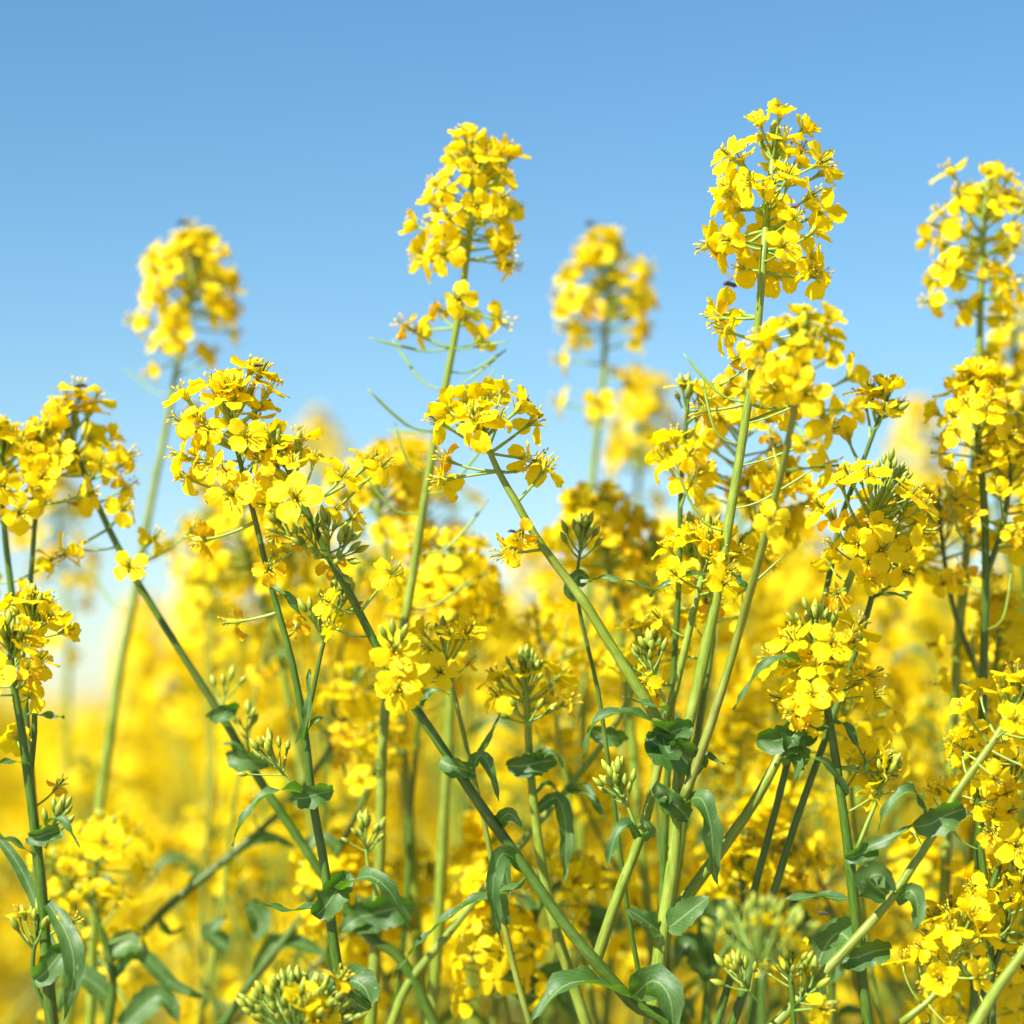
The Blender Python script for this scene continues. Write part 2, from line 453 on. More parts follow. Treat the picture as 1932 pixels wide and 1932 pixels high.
def raceme_items(axis, rng, L=0.05, nf=28, nb=14, pod=0, ped=(0.008, 0.021), ang=(0.45, 1.5), podspan=0.12, gap=0.0, budtop=True, old=0.25, bl=1.0):
    """positions along the last stretch of an axis polyline (top first). yields (kind, point, dir, length, class)"""
    pts = [p for p, _ in axis][::-1]; cum = [0]
    for i in range(1, len(pts)): cum.append(cum[-1] + (pts[i] - pts[i - 1]).length)
    def at(s):
        for i in range(1, len(pts)):
            if cum[i] >= s:
                t = (s - cum[i - 1]) / max(1e-9, cum[i] - cum[i - 1]); return pts[i - 1].lerp(pts[i], t), (pts[i - 1] - pts[i]).normalized()
        return pts[-1], (pts[-2] - pts[-1]).normalized()
    phi = rng.uniform(0, 6.28); out = []
    def dirn(t, ang_):
        e = t.orthogonal().normalized(); f = t.cross(e)
        return t * math.cos(ang_) + (e * math.cos(phi) + f * math.sin(phi)) * math.sin(ang_)
    for i in range(nb):
        s = 0.012 * (i / max(1, nb)) ** 1.0; phi += 2.39996; p, t = at(s)
        a = 0.1 + 0.95 * (i / max(1, nb)) + rng.uniform(-.15, .15)
        out.append(('bud', p, dirn(t, a), (0.003 + 0.009 * (i / max(1, nb)) * rng.uniform(.7, 1.2)) * bl, None))
    for i in range(nf):
        u = (i + rng.random() * 0.6) / nf; s = gap + 0.006 + L * u ** 1.15; phi += 2.39996 + rng.uniform(-.3, .3); p, t = at(s)
        a = ang[0] + (ang[1] - ang[0]) * min(1, u ** 0.8 * 1.1) + rng.uniform(-.22, .22)
        l = (ped[0] + (ped[1] - ped[0]) * min(1, u * 1.6)) * rng.uniform(.85, 1.15)
        if u < 0.15: cl = rng.choice(('half', 'open', 'half'))
        elif u > 1 - old: cl = rng.choice(('droop', 'old', 'droop', 'open'))
        else: cl = rng.choice(('open', 'open', 'droop', 'half'))
        out.append(('flower', p, dirn(t, a), l, cl))
    for i in range(pod):
        s = gap + L + 0.006 + podspan * (i + rng.random() * .5) / pod; phi += 2.39996; p, t = at(s)
        out.append(('pod', p, dirn(t, rng.uniform(1.0, 1.45)), 0, None))
    return out

def do_raceme(pl, axis, **kw):
    nf_ = kw.get('nf', 28); trail = kw.pop('trail', 3 if nf_ >= 20 else 0)
    if nf_ > 12: kw['nf'] = int(nf_ * 1.12)
    ox = pl.rng.uniform(0, 90); rag = kw.pop('rag', 0.10)
    if trail:
        cum = 0.0; want = sorted(kw.get('L', .05) + kw.get('gap', 0) + pl.rng.uniform(.004, .055) for _ in range(trail)); pts = [p for p, _ in axis][::-1]
        for i in range(1, len(pts)):
            cum += (pts[i] - pts[i - 1]).length
            while want and cum >= want[0]:
                want.pop(0); t = (pts[i - 1] - pts[i]).normalized(); e = t.orthogonal().normalized(); ph = pl.rng.uniform(0, 6.28); an = pl.rng.uniform(1.2, 1.6)
                pl.flower(pts[i], None, t * math.cos(an) + (e * math.cos(ph) + t.cross(e) * math.sin(ph)) * math.sin(an), pl.rng.uniform(.015, .023), pl.rng.choice(('droop', 'old', 'open', 'droop')), pl.rng.uniform(.7, .88))
    for k, p, d, l, cl in raceme_items(axis, pl.rng, **kw):
        if k == 'flower' and nf_ > 12 and noise.noise((d.x * 1.7 + ox, d.y * 1.7 + p.z * 26, d.z * 1.5)) > rag: continue
        if k == 'bud': pl.bud(p, d, l, pl.rng.uniform(.8, 1.1))
        elif k == 'flower': pl.flower(p, None, d, l * pl.rng.uniform(.9, 1.15), cl, pl.rng.uniform(.70, .95))
        else: pl.pod(p, d, pl.rng.uniform(.7, 1.05))

# ------------------------------------------------------------------ leaves
def leaf_mb(pts, W, hint=Vector((0, -0.5, 1)), clasp=0.0, wav=1.0, mi=M_LEAF, nu=8, step=0.0035, seed=0, fold=0.35, shape='lance', twist=0.0):
    """pts: spine; W: half width; clasp: how far lobes of the base reach round the stem"""
    rng = random.Random(seed + 3); ph = rng.uniform(0, 6)
    tl = sum((pts[i + 1] - pts[i]).length for i in range(len(pts) - 1))
    sp = [p for p, _ in catmull([(p, 0) for p in pts], min(step, tl / 18) if nu > 2 else step)]
    n = len(sp); cum = [0]
    for i in range(1, n): cum.append(cum[-1] + (sp[i] - sp[i - 1]).length)
    tot = cum[-1]; rows = []
    for i, p in enumerate(sp):
        t = cum[i] / tot; tg = (sp[min(n - 1, i + 1)] - sp[max(0, i - 1)]).normalized()
        nr = hint - tg * hint.dot(tg); nr = nr.normalized() if nr.length > 1e-3 else tg.orthogonal()
        if twist: nr = Quaternion(tg, twist * t) @ nr
        sd = tg.cross(nr)
        if shape == 'lance': w = W * (math.sin(math.pi * min(1, (t * 0.9 + 0.12))) ** 0.8) * (1 - 0.15 * t) * (1 + 0.07 * wav * math.sin(t * 19 + ph))
        elif shape == 'round': w = W * math.sqrt(max(0.0, 1 - (2 * t - 1) ** 2)) ** 0.9
        else: w = W * (math.sin(math.pi * min(1, t ** 0.72 * 0.95 + 0.05)) ** 0.8) * (1 + 0.05 * wav * math.sin(t * 15 + ph))
        if t > 0.995: w = W * 0.03
        if clasp and t < 0.22: w = max(w, W * (0.75 + clasp * math.sin(math.pi * (t / 0.22)) * 0.5))
        row = []
        for j in range(nu + 1):
            v = 2 * j / nu - 1
            edge = abs(v) ** 2
            jag = 1 + 0.10 * wav * math.sin(t * tot * 1400 + ph) * (1 if abs(v) > .95 else 0) * (0.3 if t < .2 else 1)
            q = p + sd * (w * v * jag) + nr * (fold * w * edge - 0.25 * fold * w) \
                + nr * (0.0011 * wav * math.sin(t * tot * 420 + ph + (2 if v > 0 else 0)) * edge)
            if clasp and t < 0.18: q -= tg * (clasp * 0.010 * edge * (1 - t / 0.18)); q += nr * (clasp * 0.004 * edge)
            row.append((q, j / nu, t))
        rows.append(row)
    mb = MB(); mb.grid(rows, mi); return mb

# ================================================================== SETTING
def soil_mat():
    m, nt, out = mat('dry_soil')
    b = nt.nodes.new('ShaderNodeBsdfPrincipled'); b.inputs['Roughness'].default_value = 0.95
    c = ramp(nt, tnoise(nt, 14, 5, pos(nt), 0.65), [(0.3, (0.22, 0.16, 0.10)), (0.7, (0.42, 0.34, 0.24))])
    nt.links.new(c, b.inputs['Base Color']); nt.links.new(b.outputs[0], out.inputs[0]); return m
def canopy_mat():
    m, nt, out = mat('far_canopy')
    b = nt.nodes.new('ShaderNodeBsdfPrincipled'); b.inputs['Roughness'].default_value = 0.8
    c = ramp(nt, tnoise(nt, 5, 5, pos(nt), 0.7), [(0.28, (0.20, 0.30, 0.03)), (0.42, (0.75, 0.58, 0.02)), (0.75, (0.88, 0.70, 0.02))])
    nt.links.new(c, b.inputs['Base Color']); nt.links.new(b.outputs[0], out.inputs[0]); return m
def hill_mat():
    m, nt, out = mat('far_hills')
    b = nt.nodes.new('ShaderNodeBsdfPrincipled'); b.inputs['Roughness'].default_value = 0.9
    c = ramp(nt, tnoise(nt, 0.02, 4, pos(nt), 0.6), [(0.35, (0.30, 0.36, 0.30)), (0.65, (0.50, 0.50, 0.42))])  # pale tones: distance haze is put into the hill colour
    nt.links.new(c, b.inputs['Base Color']); nt.links.new(b.outputs[0], out.inputs[0]); return m

def sheet(name, xs, ys, zf, m, kind):
    v = [(x, y, zf(x, y)) for y in ys for x in xs]; n = len(xs)
    f = [(j * n + i, j * n + i + 1, (j + 1) * n + i + 1, (j + 1) * n + i) for j in range(len(ys) - 1) for i in range(n - 1)]
    me = bpy.data.meshes.new(name); me.from_pydata(v, [], f); me.materials.append(m)
    me.polygons.foreach_set('use_smooth', [True] * len(f)); me.update()
    o = link(name, me); o['kind'] = kind; return o
gx = [-2000, -600, -150, -40] + [i * 0.5 for i in range(-40, 41)] + [40, 150, 600, 2000]
gy = [-2000, -300, -40] + [i * 0.5 for i in range(-6, 60)] + [45, 90, 200, 500, 1000, 2000]
sheet('ground', gx, gy, lambda x, y: 0.035 * noise.noise((x * 1.3, y * 1.3, 0)) - 0.02, soil_mat(), 'structure')
cx = [-400, -200, -120, -80] + [i * 0.8 - 48 for i in range(121)] + [80, 120, 200, 400]
cy = [26 + i * 0.8 for i in range(50)] + [70, 85, 110, 150, 200, 280, 400]
canopy = sheet('rapeseed_canopy', cx, cy, lambda x, y: (1.02 + 0.14 * noise.noise((x * .8, y * .8, 3)) + 0.08 * noise.noise((x * 2.3, y * 2.3, 1)))
      * (1 if abs(x) < 399 and 26.5 < y < 399 else 0.05), canopy_mat(), 'stuff')
hv = []
hx = [i * 60 - 1800 for i in range(61)]
sheet('hills', hx, [900, 1100, 1300, 1500, 1700], lambda x, y: -2 if y in (900, 1700) else
      (9 + 10 * (noise.noise((x / 420, y / 900, 5)) + 0.35)) * (0.5 if y in (1100,) else 1), hill_mat(), 'structure')

# ================================================================== PLANT SPECS IN PHOTO COORDINATES
def px(p):
    d = p - cam.location; z = d.dot(FW); return 966 + d.dot(RT) / z / KPX, 966 - d.dot(UP) / z / KPX
def to3(pts, D):
    return [P(q[0], q[1], D + (q[2] / 1000 if len(q) > 2 else 0)) for q in pts]
def axis_at(axis, y):
    return min(axis, key=lambda pr: abs(px(pr[0])[1] - y))[0]
SEED = [0]
HEROES = {}
class Hero(Plant):
    def __init__(s, label, D, pts, r, mi=M_STEM, sharp=True, group='rapeseed plants in flower', dy=0.0, sides=10, ridge=0.04):
        SEED[0] += 1; s.D = D
        q = to3(pts, D); p0, p1 = q[0], q[1]
        d = (p0 - p1).normalized()
        lat = Vector((d.x, d.y, 0)); lat = lat * min(1, 0.35 / max(1e-6, lat.length)) if lat.length > 0.35 else lat
        pa = p0 + (d * 0.05 if d.z < 0 else Vector((0, 0, -.05))); g1 = pa + (Vector((lat.x, lat.y, -1))) * 0.22
        g0 = Vector((g1.x + lat.x * 0.15, g1.y + dy + 0.04, -0.02)); g05 = g0.lerp(g1, 0.5) + Vector((lat.x * 0.05, 0, 0))
        rr = [r[0] * 1.7, r[0] * 1.45, r[0] * 1.2, r[0] * 1.05] + [r[0] + (r[1] - r[0]) * i / (len(q) - 1) for i in range(len(q))]
        Plant.__init__(s, Vector((g0.x, g0.y, 0)), label, sharp, group, SEED[0])
        low = natural(catmull([(a, .93 * b / 1000) for a, b in zip([g0, g05, g1, pa] + q, rr)], 0.008), SEED[0])
        s.main = low; mb = MB(); tube(mb, low, sides, mi, ridge); s.stem = s.mesh('stem', mb); s.mi = mi
    def branch(s, pts, r, mi=None, D=None, name='branch', sides=8, ridge=0.04):
        q = to3(pts, s.D if D is None else D)
        ax = catmull([(a, (r[0] + (r[1] - r[0]) * i / (len(q) - 1)) / 1000) for i, a in enumerate(q)], 0.006); SEED[0] += 1; ax = natural(ax, SEED[0], 0.0008)
        mb = MB(); tube(mb, ax, sides, s.mi if mi is None else mi, ridge); s.mesh(name, mb); return ax
    def fl(s, axis, items, D=None):
        for it in items:
            x, y, ay, cl = it[:4]; dd = it[4] / 1000 if len(it) > 4 else s.rng.uniform(-.012, .008)
            s.flower(axis_at(axis, ay), P(x, y, (s.D if D is None else D) + dd), cl=cl)
    def leaf(s, pts, W, hint=(0, -1, 0.5), D=None, label=None, **kw):
        SEED[0] += 1
        mb = leaf_mb(to3(pts, s.D if D is None else D), .76 * W / 1000, Vector(hint).normalized(), seed=SEED[0], **kw)
        return s.mesh('leaf', mb)
    def clasp(s, x, y, W=7, D=None, ang=0.0, dd=-4):
        """the base of a leaf wrapped round the stem"""
        D = s.D if D is None else D
        dx = math.cos(ang); dy = math.sin(ang); w = W / 0.217
        return s.leaf([(x - dx * w, y + dy * w, dd), (x - dx * w * .3, y + w * .12 + dy * w * .3, dd - 3), (x + dx * w * .5, y - dy * w * .5, dd - 2), (x + dx * w * 1.25, y - dy * w * 1.25, dd + 2)],
                      W * 0.75, (0, -1, -0.15), D, shape='round', fold=0.6, wav=1.3)
    def sprig(s, pts, r=(0.9, 0.6), nb=14, nf=0, D=None, mi=M_PED, **kw):
        ax = s.branch(pts, r, mi, D, sides=6)
        do_raceme(s, ax, nb=nb, nf=nf, L=0.01, ped=(0.006, 0.012), old=0, **kw); return ax

# ---- A: sharp plant left of centre, leaning left at the top
a = Hero('sharp rapeseed plant left of centre, crowded head with a black fly, nearly upright dark stem', 1.055,
         [(655, 1932), (628, 1760), (612, 1640), (588, 1510), (573, 1380), (548, 1250), (512, 1110), (482, 985), (447, 850), (425, 735)], (2.4, 0.9), M_STEMD)
do_raceme(a, a.main, L=0.042, nf=36, nb=14, ped=(0.010, 0.021), ang=(0.55, 1.5), old=0.2)
a.fl(a.main, [(470, 706, 770, 'open'), (488, 712, 780, 'open', 0), (505, 742, 800, 'open'), (355, 755, 830, 'open'), (345, 800, 850, 'droop'), (350, 865, 890, 'open'), (388, 1018, 985, 'old'), (452, 1172, 1150, 'old'), (508, 1075, 1060, 'old', -14), (360, 905, 925, 'droop'), (405, 880, 905, 'open'), (440, 935, 940, 'open', -16), (475, 925, 945, 'droop', -14)])
a.leaf([(515, 1112, -4), (538, 1122, -8), (558, 1145, -9), (576, 1172, -6)], 2.4, (0.5, -1, 0.6), clasp=0.6)
s1 = a.branch([(573, 1385), (592, 1300), (607, 1225), (622, 1170)], (1.0, 0.7))
a.sprig([(607, 1225), (618, 1185), (640, 1150), (648, 1130)], (0.8, 0.5), 12)
a.sprig([(611, 1210), (596, 1180), (588, 1165)], (0.6, 0.4), 4)
a.leaf([(572, 1392, -3), (580, 1350, -8), (584, 1300, -10), (583, 1262, -8)], 3.2, (-0.9, -1, 0.2), clasp=0.4)
a.leaf([(576, 1385, -3), (590, 1365, -8), (608, 1352, -9)], 2.4, (-0.6, -1, 0.5))
a.leaf([(624, 1178, -4), (632, 1160, -6), (640, 1142, -4)], 1.8, (-.5, -1, .6))
a.leaf([(580, 1500, -3), (548, 1488, -12), (515, 1494, -18), (478, 1520, -20), (452, 1560, -20), (436, 1596, -18)], 4.6, (-0.8, -0.55, 0.75), fold=0.5)
a.clasp(585, 1500, 8, ang=0.15); a.clasp(625, 1692, 10, ang=0.9)
a.sprig([(560, 1497), (540, 1468), (520, 1438), (510, 1418)], (0.8, 0.5), 14)
a.leaf([(618, 1695, 0), (570, 1716, -6), (520, 1712, -10), (472, 1704, -14)], 3.6, (-.1, -0.35, 1), fold=0.2)
a.leaf([(630, 1688, 0), (662, 1662, -16), (700, 1652, -24), (735, 1680, -26), (758, 1722, -24), (778, 1760, -20)], 6.5, (0.35, -0.8, 0.7), fold=0.35)
a.leaf([(636, 1905, 0), (590, 1860, -18), (540, 1880, -25), (505, 1925, -25)], 8, (-.4, -.8, .5), fold=.4)
a.leaf([(645, 1860, 4), (668, 1850, 0), (690, 1865, -4), (700, 1895, -6)], 8.5, (0.5, -1, .3), shape='round')
a.clasp(645, 1880, 10, ang=-0.5)

# ---- B: second sharp plant, long stem leaning from the left head down to bottom centre
b = Hero('sharp rapeseed plant with long dark stem leaning from upper left down to bottom centre', 1.045,
         [(1190, 1890), (1130, 1820), (1050, 1722), (965, 1600), (895, 1505), (780, 1330), (722, 1238), (660, 1120), (620, 1050), (572, 950), (540, 880), (518, 838)], (2.8, 1.2), M_STEMD)
do_raceme(b, b.main, L=0.036, nf=30, nb=14, ped=(0.009, 0.019), ang=(0.5, 1.45), old=0.2)
for (x, y, n) in ((530, 995, 11), (650, 1030, 13), (585, 1015, 8), (620, 1000, 8)):
    b.sprig([(622, 1055, -3), ((622 + x) / 2, (1055 + y) / 2 + 10, -8), (x, y, -10)], (0.7, 0.45), n)
b.fl(b.main, [(735, 1088, 1165, 'droop', -12), (690, 880, 960, 'open'), (640, 905, 960, 'open'), (715, 885, 985, 'droop')])
b.fl(b.main, [(745, 1225, 1270, 'open', -42), (758, 1272, 1290, 'open', -44), (752, 1300, 1310, 'droop', -42)])
for x, y in ((720, 1198), (737, 1190), (765, 1196)): b.bud(P(745, 1225, 1.005), P(x, y, 1.0) - P(745, 1225, 1.005), 0.006)
b.leaf([(782, 1330, -2), (800, 1312, -8), (825, 1300, -10), (848, 1312, -8)], 2.2, (0.2, -1, .5))
b.clasp(860, 1445, 7, ang=-0.4); b.clasp(790, 1322, 4, ang=0.8)
b.leaf([(880, 1470, 0), (905, 1425, -10), (925, 1450, -14), (942, 1512, -12)], 3.6, (-0.3, -1, 0.5))
b.leaf([(935, 1560, 2), (960, 1535, -4), (985, 1560, -6)], 4.5, (0, -1, -.1))
b.leaf([(1000, 1650, 6), (950, 1610, -8), (930, 1680, -16), (948, 1790, -14)], 5.2, (0.5, -1, 0.3), fold=.3)
b.leaf([(1000, 1652, 4), (960, 1680, -6), (880, 1706, -12), (800, 1770, -10), (750, 1830, -4)], 4.4, (-.3, -.4, 1), fold=.4)
b.leaf([(1195, 1880, 0), (1235, 1850, -12), (1265, 1885, -18), (1270, 1960, -18)], 9, (0.3, -1, 0.25), shape='broad', fold=.4)
b.leaf([(1185, 1880, 0), (1120, 1850, -12), (1060, 1860, -18), (1000, 1932, -18)], 10, (-0.5, -.6, 0.75), fold=.45)

# ---- E: the tallest plant
e = Hero('tallest rapeseed plant, right of centre, thick pale stem, branches from leafy node', 1.05,
         [(1238, 1870), (1252, 1760), (1270, 1640), (1278, 1520), (1283, 1430), (1318, 1285), (1352, 1130), (1378, 960), (1402, 800), (1424, 640), (1442, 470), (1453, 345, 20), (1462, 262, 25)], (3.3, 1.3), M_STEM, sides=14)
do_raceme(e, e.main, L=0.056, nf=30, nb=8, ped=(0.017, 0.023), ang=(0.75, 1.65), old=0.1, trail=2, rag=.16)
e.fl(e.main, [(1372, 368, 400, 'open', 15), (1382, 300, 345, 'open', 10), (1540, 312, 330, 'open', 10), (1545, 330, 350, 'half', 25), (1420, 350, 380, 'droop', 0),
    (1485, 352, 390, 'open', 10), (1492, 412, 440, 'droop', 8), (1548, 400, 430, 'open', 20), (1372, 470, 450, 'open', 10), (1345, 460, 450, 'droop', 12), (1395, 455, 455, 'half', 2),
    (1525, 490, 485, 'droop', 15), (1530, 440, 475, 'half', 5), (1540, 522, 510, 'droop', 18), (1435, 520, 530, 'droop', 20), (1362, 600, 590, 'old', 8), (1372, 625, 640, 'droop', 5),
    (1400, 672, 655, 'old', -5), (1362, 590, 592, 'droop', 20), (1468, 520, 530, 'open', 20), (1500, 705, 690, 'droop', 18), (1378, 715, 700, 'old', 8), (1460, 730, 735, 'open', 25), (1455, 440, 470, 'open', 28),
    (1475, 770, 790, 'droop', 15), (1510, 760, 770, 'old', 10), (1395, 380, 410, 'open', 18), (1330, 775, 760, 'old', 6)])
for k, (y, dx, up) in enumerate(((870, 1, 1), (950, 1, 1), (745, -1, 1), (1000, -1, .6), (830, -1, .9), (1120, 1, .7), (780, 1, .9))):
    e.pod(axis_at(e.main, y), Vector((dx, random.uniform(-.5, .3), 0.15)), .85, up=Vector((dx * 0.2, 0, 1)), k=k % 6)
e.clasp(1268, 1415, 12, ang=-0.5, dd=-8); e.clasp(1255, 1385, 9, ang=0.3, dd=-6)
e.leaf([(1262, 1385, -8), (1235, 1362, -16), (1190, 1345, -20), (1150, 1345, -20), (1115, 1375, -20), (1102, 1430, -16)], 4.2, (-0.3, -0.5, 0.8), fold=.5)
e.leaf([(1248, 1378, -8), (1262, 1420, -16), (1290, 1405, -10), (1280, 1470, -6)], 5.0, (0.2, -1, 0.1))
e.clasp(1268, 1512, 8, ang=-0.8, dd=-6)
e.leaf([(1285, 1515, -4), (1322, 1505, -16), (1342, 1560, -20), (1348, 1640, -18), (1358, 1680, -14)], 6.2, (0.35, -1, 0.35), fold=.3)
e.leaf([(1278, 1520, -3), (1254, 1500, -14), (1240, 1485, -14), (1246, 1520, -10)], 4.0, (-.6, -1, .4))
e.leaf([(1262, 1750, -3), (1300, 1720, -12), (1340, 1690, -16)], 8.5, (-0.1, -1, 0.45), shape='broad', fold=.2)
e.leaf([(1248, 1760, -2), (1215, 1735, -8), (1180, 1712, -10)], 6.0, (-0.1, -1, 0.6), shape='broad', fold=.2)
e.leaf([(1345, 1080, 0), (1300, 1085, -8), (1262, 1100, -10), (1225, 1125, -8)], 2.6, (-.2, -.5, 1))
e.leaf([(1375, 1075, 0), (1410, 1110, -10), (1380, 1080, -10)], 2.0, (0, -.5, 1))
e.leaf([(1290, 1415, 2), (1330, 1425, -6), (1368, 1440, -8)], 2.2, (.2, -.5, 1))
# D: branch curving up left from the node
d = e.branch([(1252, 1378), (1200, 1290), (1150, 1210), (1100, 1130), (1050, 1065), (1010, 1010), (975, 950), (940, 890), (912, 825), (902, 790)], (2.3, 0.9), M_STEM, 1.045)
do_raceme(e, d[-14:], L=0.010, nf=3, nb=15, ped=(0.008, 0.013), ang=(0.3, 0.8), old=0)
e.fl(d, [(900, 795, 835, 'open', -10), (945, 745, 820, 'open', 0), (975, 775, 835, 'half', 0), (1000, 800, 850, 'droop', 6), (848, 775, 825, 'half', -4), (835, 800, 850, 'droop', 0),
         (905, 815, 850, 'droop', -12), (920, 755, 815, 'open', 10), (848, 870, 880, 'old', 0), (842, 905, 895, 'droop', 4), (985, 865, 870, 'droop', 0), (1025, 890, 940, 'droop', 0), (1010, 870, 880, 'old', 8),
         (975, 1025, 985, 'droop', -8), (985, 1000, 975, 'old', -10), (958, 1045, 1050, 'droop', -6), (880, 760, 820, 'open', 8)])
# F: reddish branch in front
f = e.branch([(1290, 1505), (1322, 1420), (1352, 1330), (1392, 1200), (1428, 1080, -15), (1455, 970, -30), (1480, 860, -45), (1504, 745, -60), (1516, 660, -65), (1520, 625, -66)], (2.0, 1.0), M_STEMR, 1.04)
do_raceme(e, f, L=0.030, nf=20, nb=16, ped=(0.012, 0.022), ang=(0.7, 1.5), old=0.2)
e.fl(f, [(1440, 660, 700, 'open', -60), (1450, 690, 715, 'droop', -70), (1552, 785, 760, 'droop', -50), (1556, 880, 880, 'droop', -30), (1598, 715, 730, 'half', -55), (1520, 745, 760, 'open', -75), (1470, 745, 770, 'droop', -60)], 1.04)
# G: left branch up behind the main stem
g = e.branch([(1120, 1830), (1165, 1690), (1208, 1575), (1238, 1460), (1262, 1350), (1290, 1240), (1312, 1140), (1330, 1060), (1336, 1010)], (2.3, 1.1), M_STEM, 1.06)
do_raceme(e, g, L=0.024, nf=24, nb=16, ped=(0.009, 0.018), ang=(0.6, 1.5), old=0.15)
e.leaf([(1205, 1580, -3), (1185, 1555, -10), (1160, 1580, -12), (1143, 1650, -10)], 3.6, (-0.6, -1, 0.3))
e.leaf([(1212, 1580, -3), (1228, 1565, -8), (1212, 1545, -8)], 3.4, (0.3, -1, 0))
e.sprig([(1205, 1578), (1188, 1530), (1170, 1492), (1163, 1470)], (0.8, 0.6), 20, D=1.05)
e.leaf([(1262, 1345, 0), (1240, 1330, -8), (1205, 1325, -10), (1172, 1312, -8)], 2.2, (-.1, -.5, 1), D=1.05)
e.sprig([(1262, 1340), (1240, 1290), (1225, 1240), (1222, 1228)], (0.7, 0.5), 16, D=1.05)
# J: right branch, thick pale, to the head at upper right
j = e.branch([(1262, 1735), (1310, 1672), (1370, 1590), (1420, 1520), (1470, 1432), (1520, 1310, 10), (1570, 1180, 10), (1610, 1080, 5), (1645, 985, 0), (1668, 930, 0)], (2.6, 1.1), M_STEM, 1.06)
do_raceme(e, j, L=0.026, nf=14, nb=34, ped=(0.011, 0.019), ang=(1.0, 1.7), old=0.2, bl=2.4, gap=.014)
e.fl(j, [(1605, 905, 990, 'open', 0), (1590, 920, 1000, 'open', 8), (1640, 905, 980, 'open', -8), (1555, 965, 1010, 'open', 0), (1575, 985, 1040, 'old', 0), (1715, 940, 985, 'open', 0), (1735, 960, 1000, 'open', 0),
         (1700, 1075, 1060, 'droop', 0), (1735, 1005, 1020, 'droop', 0), (1660, 1040, 1050, 'open', -8), (1640, 1060, 1060, 'droop', -6)])
e.clasp(1478, 1390, 11, 1.055, ang=0.1); e.clasp(1500, 1405, 8, 1.055, ang=-1.2)
e.leaf([(1495, 1395, -4), (1530, 1372, -10), (1555, 1358, -8)], 4.4, (0, -1, .3), D=1.055)
e.leaf([(1475, 1440, 0), (1505, 1430, -8), (1500, 1480, -8)], 3.0, (0, -1, .3), D=1.055)

# ---- H
h = Hero('rapeseed plant on the right with flat budded head and straight dark stem to the bottom', 1.04,
         [(1640, 1932), (1622, 1780), (1606, 1620), (1588, 1500), (1572, 1400), (1556, 1320), (1545, 1260), (1538, 1205)], (2.5, 1.2), M_STEMD)
do_raceme(h, h.main, L=0.012, nf=22, nb=30, ped=(0.012, 0.020), ang=(0.95, 1.6), old=0.1, bl=2.3, gap=.012)
h.fl(h.main, [(1568, 1218, 1260, 'open', -18), (1500, 1215, 1250, 'open', -8), (1610, 1190, 1235, 'open', 0), (1470, 1250, 1270, 'open', 0), (1600, 1225, 1260, 'open', -8), (1515, 1320, 1330, 'droop', -10), (1510, 1350, 1340, 'old', -8),
              (1640, 1275, 1290, 'old', 0), (1615, 1290, 1320, 'droop', 6), (1655, 1430, 1425, 'open', 0), (1660, 1460, 1440, 'droop', 0)])
h.leaf([(1545, 1270, -5), (1505, 1245, -14), (1460, 1245, -16), (1425, 1275, -14), (1385, 1340, -10)], 3.6, (-.4, -.6, .8), fold=.5)
h.leaf([(1565, 1365, -3), (1590, 1365, -10), (1615, 1400, -12), (1635, 1450, -10)], 2.8, (0.5, -.7, .5))
h.leaf([(1562, 1368, -3), (1530, 1372, -8), (1490, 1395, -6)], 4.0, (-.2, -.9, .3), fold=.5)
h.leaf([(1608, 1622, 0), (1640, 1598, -6), (1682, 1580, -8), (1722, 1556, -8)], 3.6, (0.1, -1, 0.7), fold=.3)
h.clasp(1622, 1610, 6, ang=0.3)
h.sprig([(1616, 1605), (1638, 1550), (1660, 1500), (1664, 1470), (1680, 1455)], (0.9, 0.6), 16, 1)
h.clasp(1628, 1800, 9, ang=0.2)
h.leaf([(1600, 1500, 0), (1560, 1440, -6), (1520, 1432, -8)], 2.6, (0, -1, .6))
h.leaf([(1628, 1805, 0), (1580, 1760, 20), (1540, 1830, 26), (1560, 1900, 30)], 9, (-.2, -1, .2), shape='broad')

# ---- I: second thinner stem with budded top just right of J
i_ = Hero('slender rapeseed plant whose dark stem climbs between the two budded heads on the right', 1.075,
          [(1400, 1880), (1460, 1690), (1500, 1560), (1545, 1430), (1590, 1290), (1630, 1170), (1652, 1090), (1664, 1030), (1676, 960)], (2.0, 1.0), M_STEMD)
do_raceme(i_, i_.main, L=0.018, nf=14, nb=22, ped=(0.012, 0.018), ang=(0.7, 1.5), old=0.2)
i_.sprig([(1645, 1130), (1668, 1115), (1690, 1095)], (0.6, 0.4), 8)
i_.leaf([(1648, 1125, 0), (1675, 1118, -4), (1712, 1130, -4)], 1.2, (0, -.5, 1))
# ---- K
k_ = Hero('thin rapeseed plant with a small bud tuft against blue sky, upper right', 1.085,
          [(1470, 1500), (1520, 1300), (1560, 1100), (1588, 970), (1625, 880), (1655, 800), (1675, 748)], (1.7, 0.8), M_STEMD)
do_raceme(k_, k_.main, L=0.012, nf=5, nb=9, ped=(0.010, 0.014), ang=(0.4, 1.1), old=0)
k_.fl(k_.main, [(1600, 828, 885, 'half', 0), (1640, 745, 800, 'open', 0), (1650, 775, 815, 'open', 0), (1632, 765, 820, 'open', 5)])
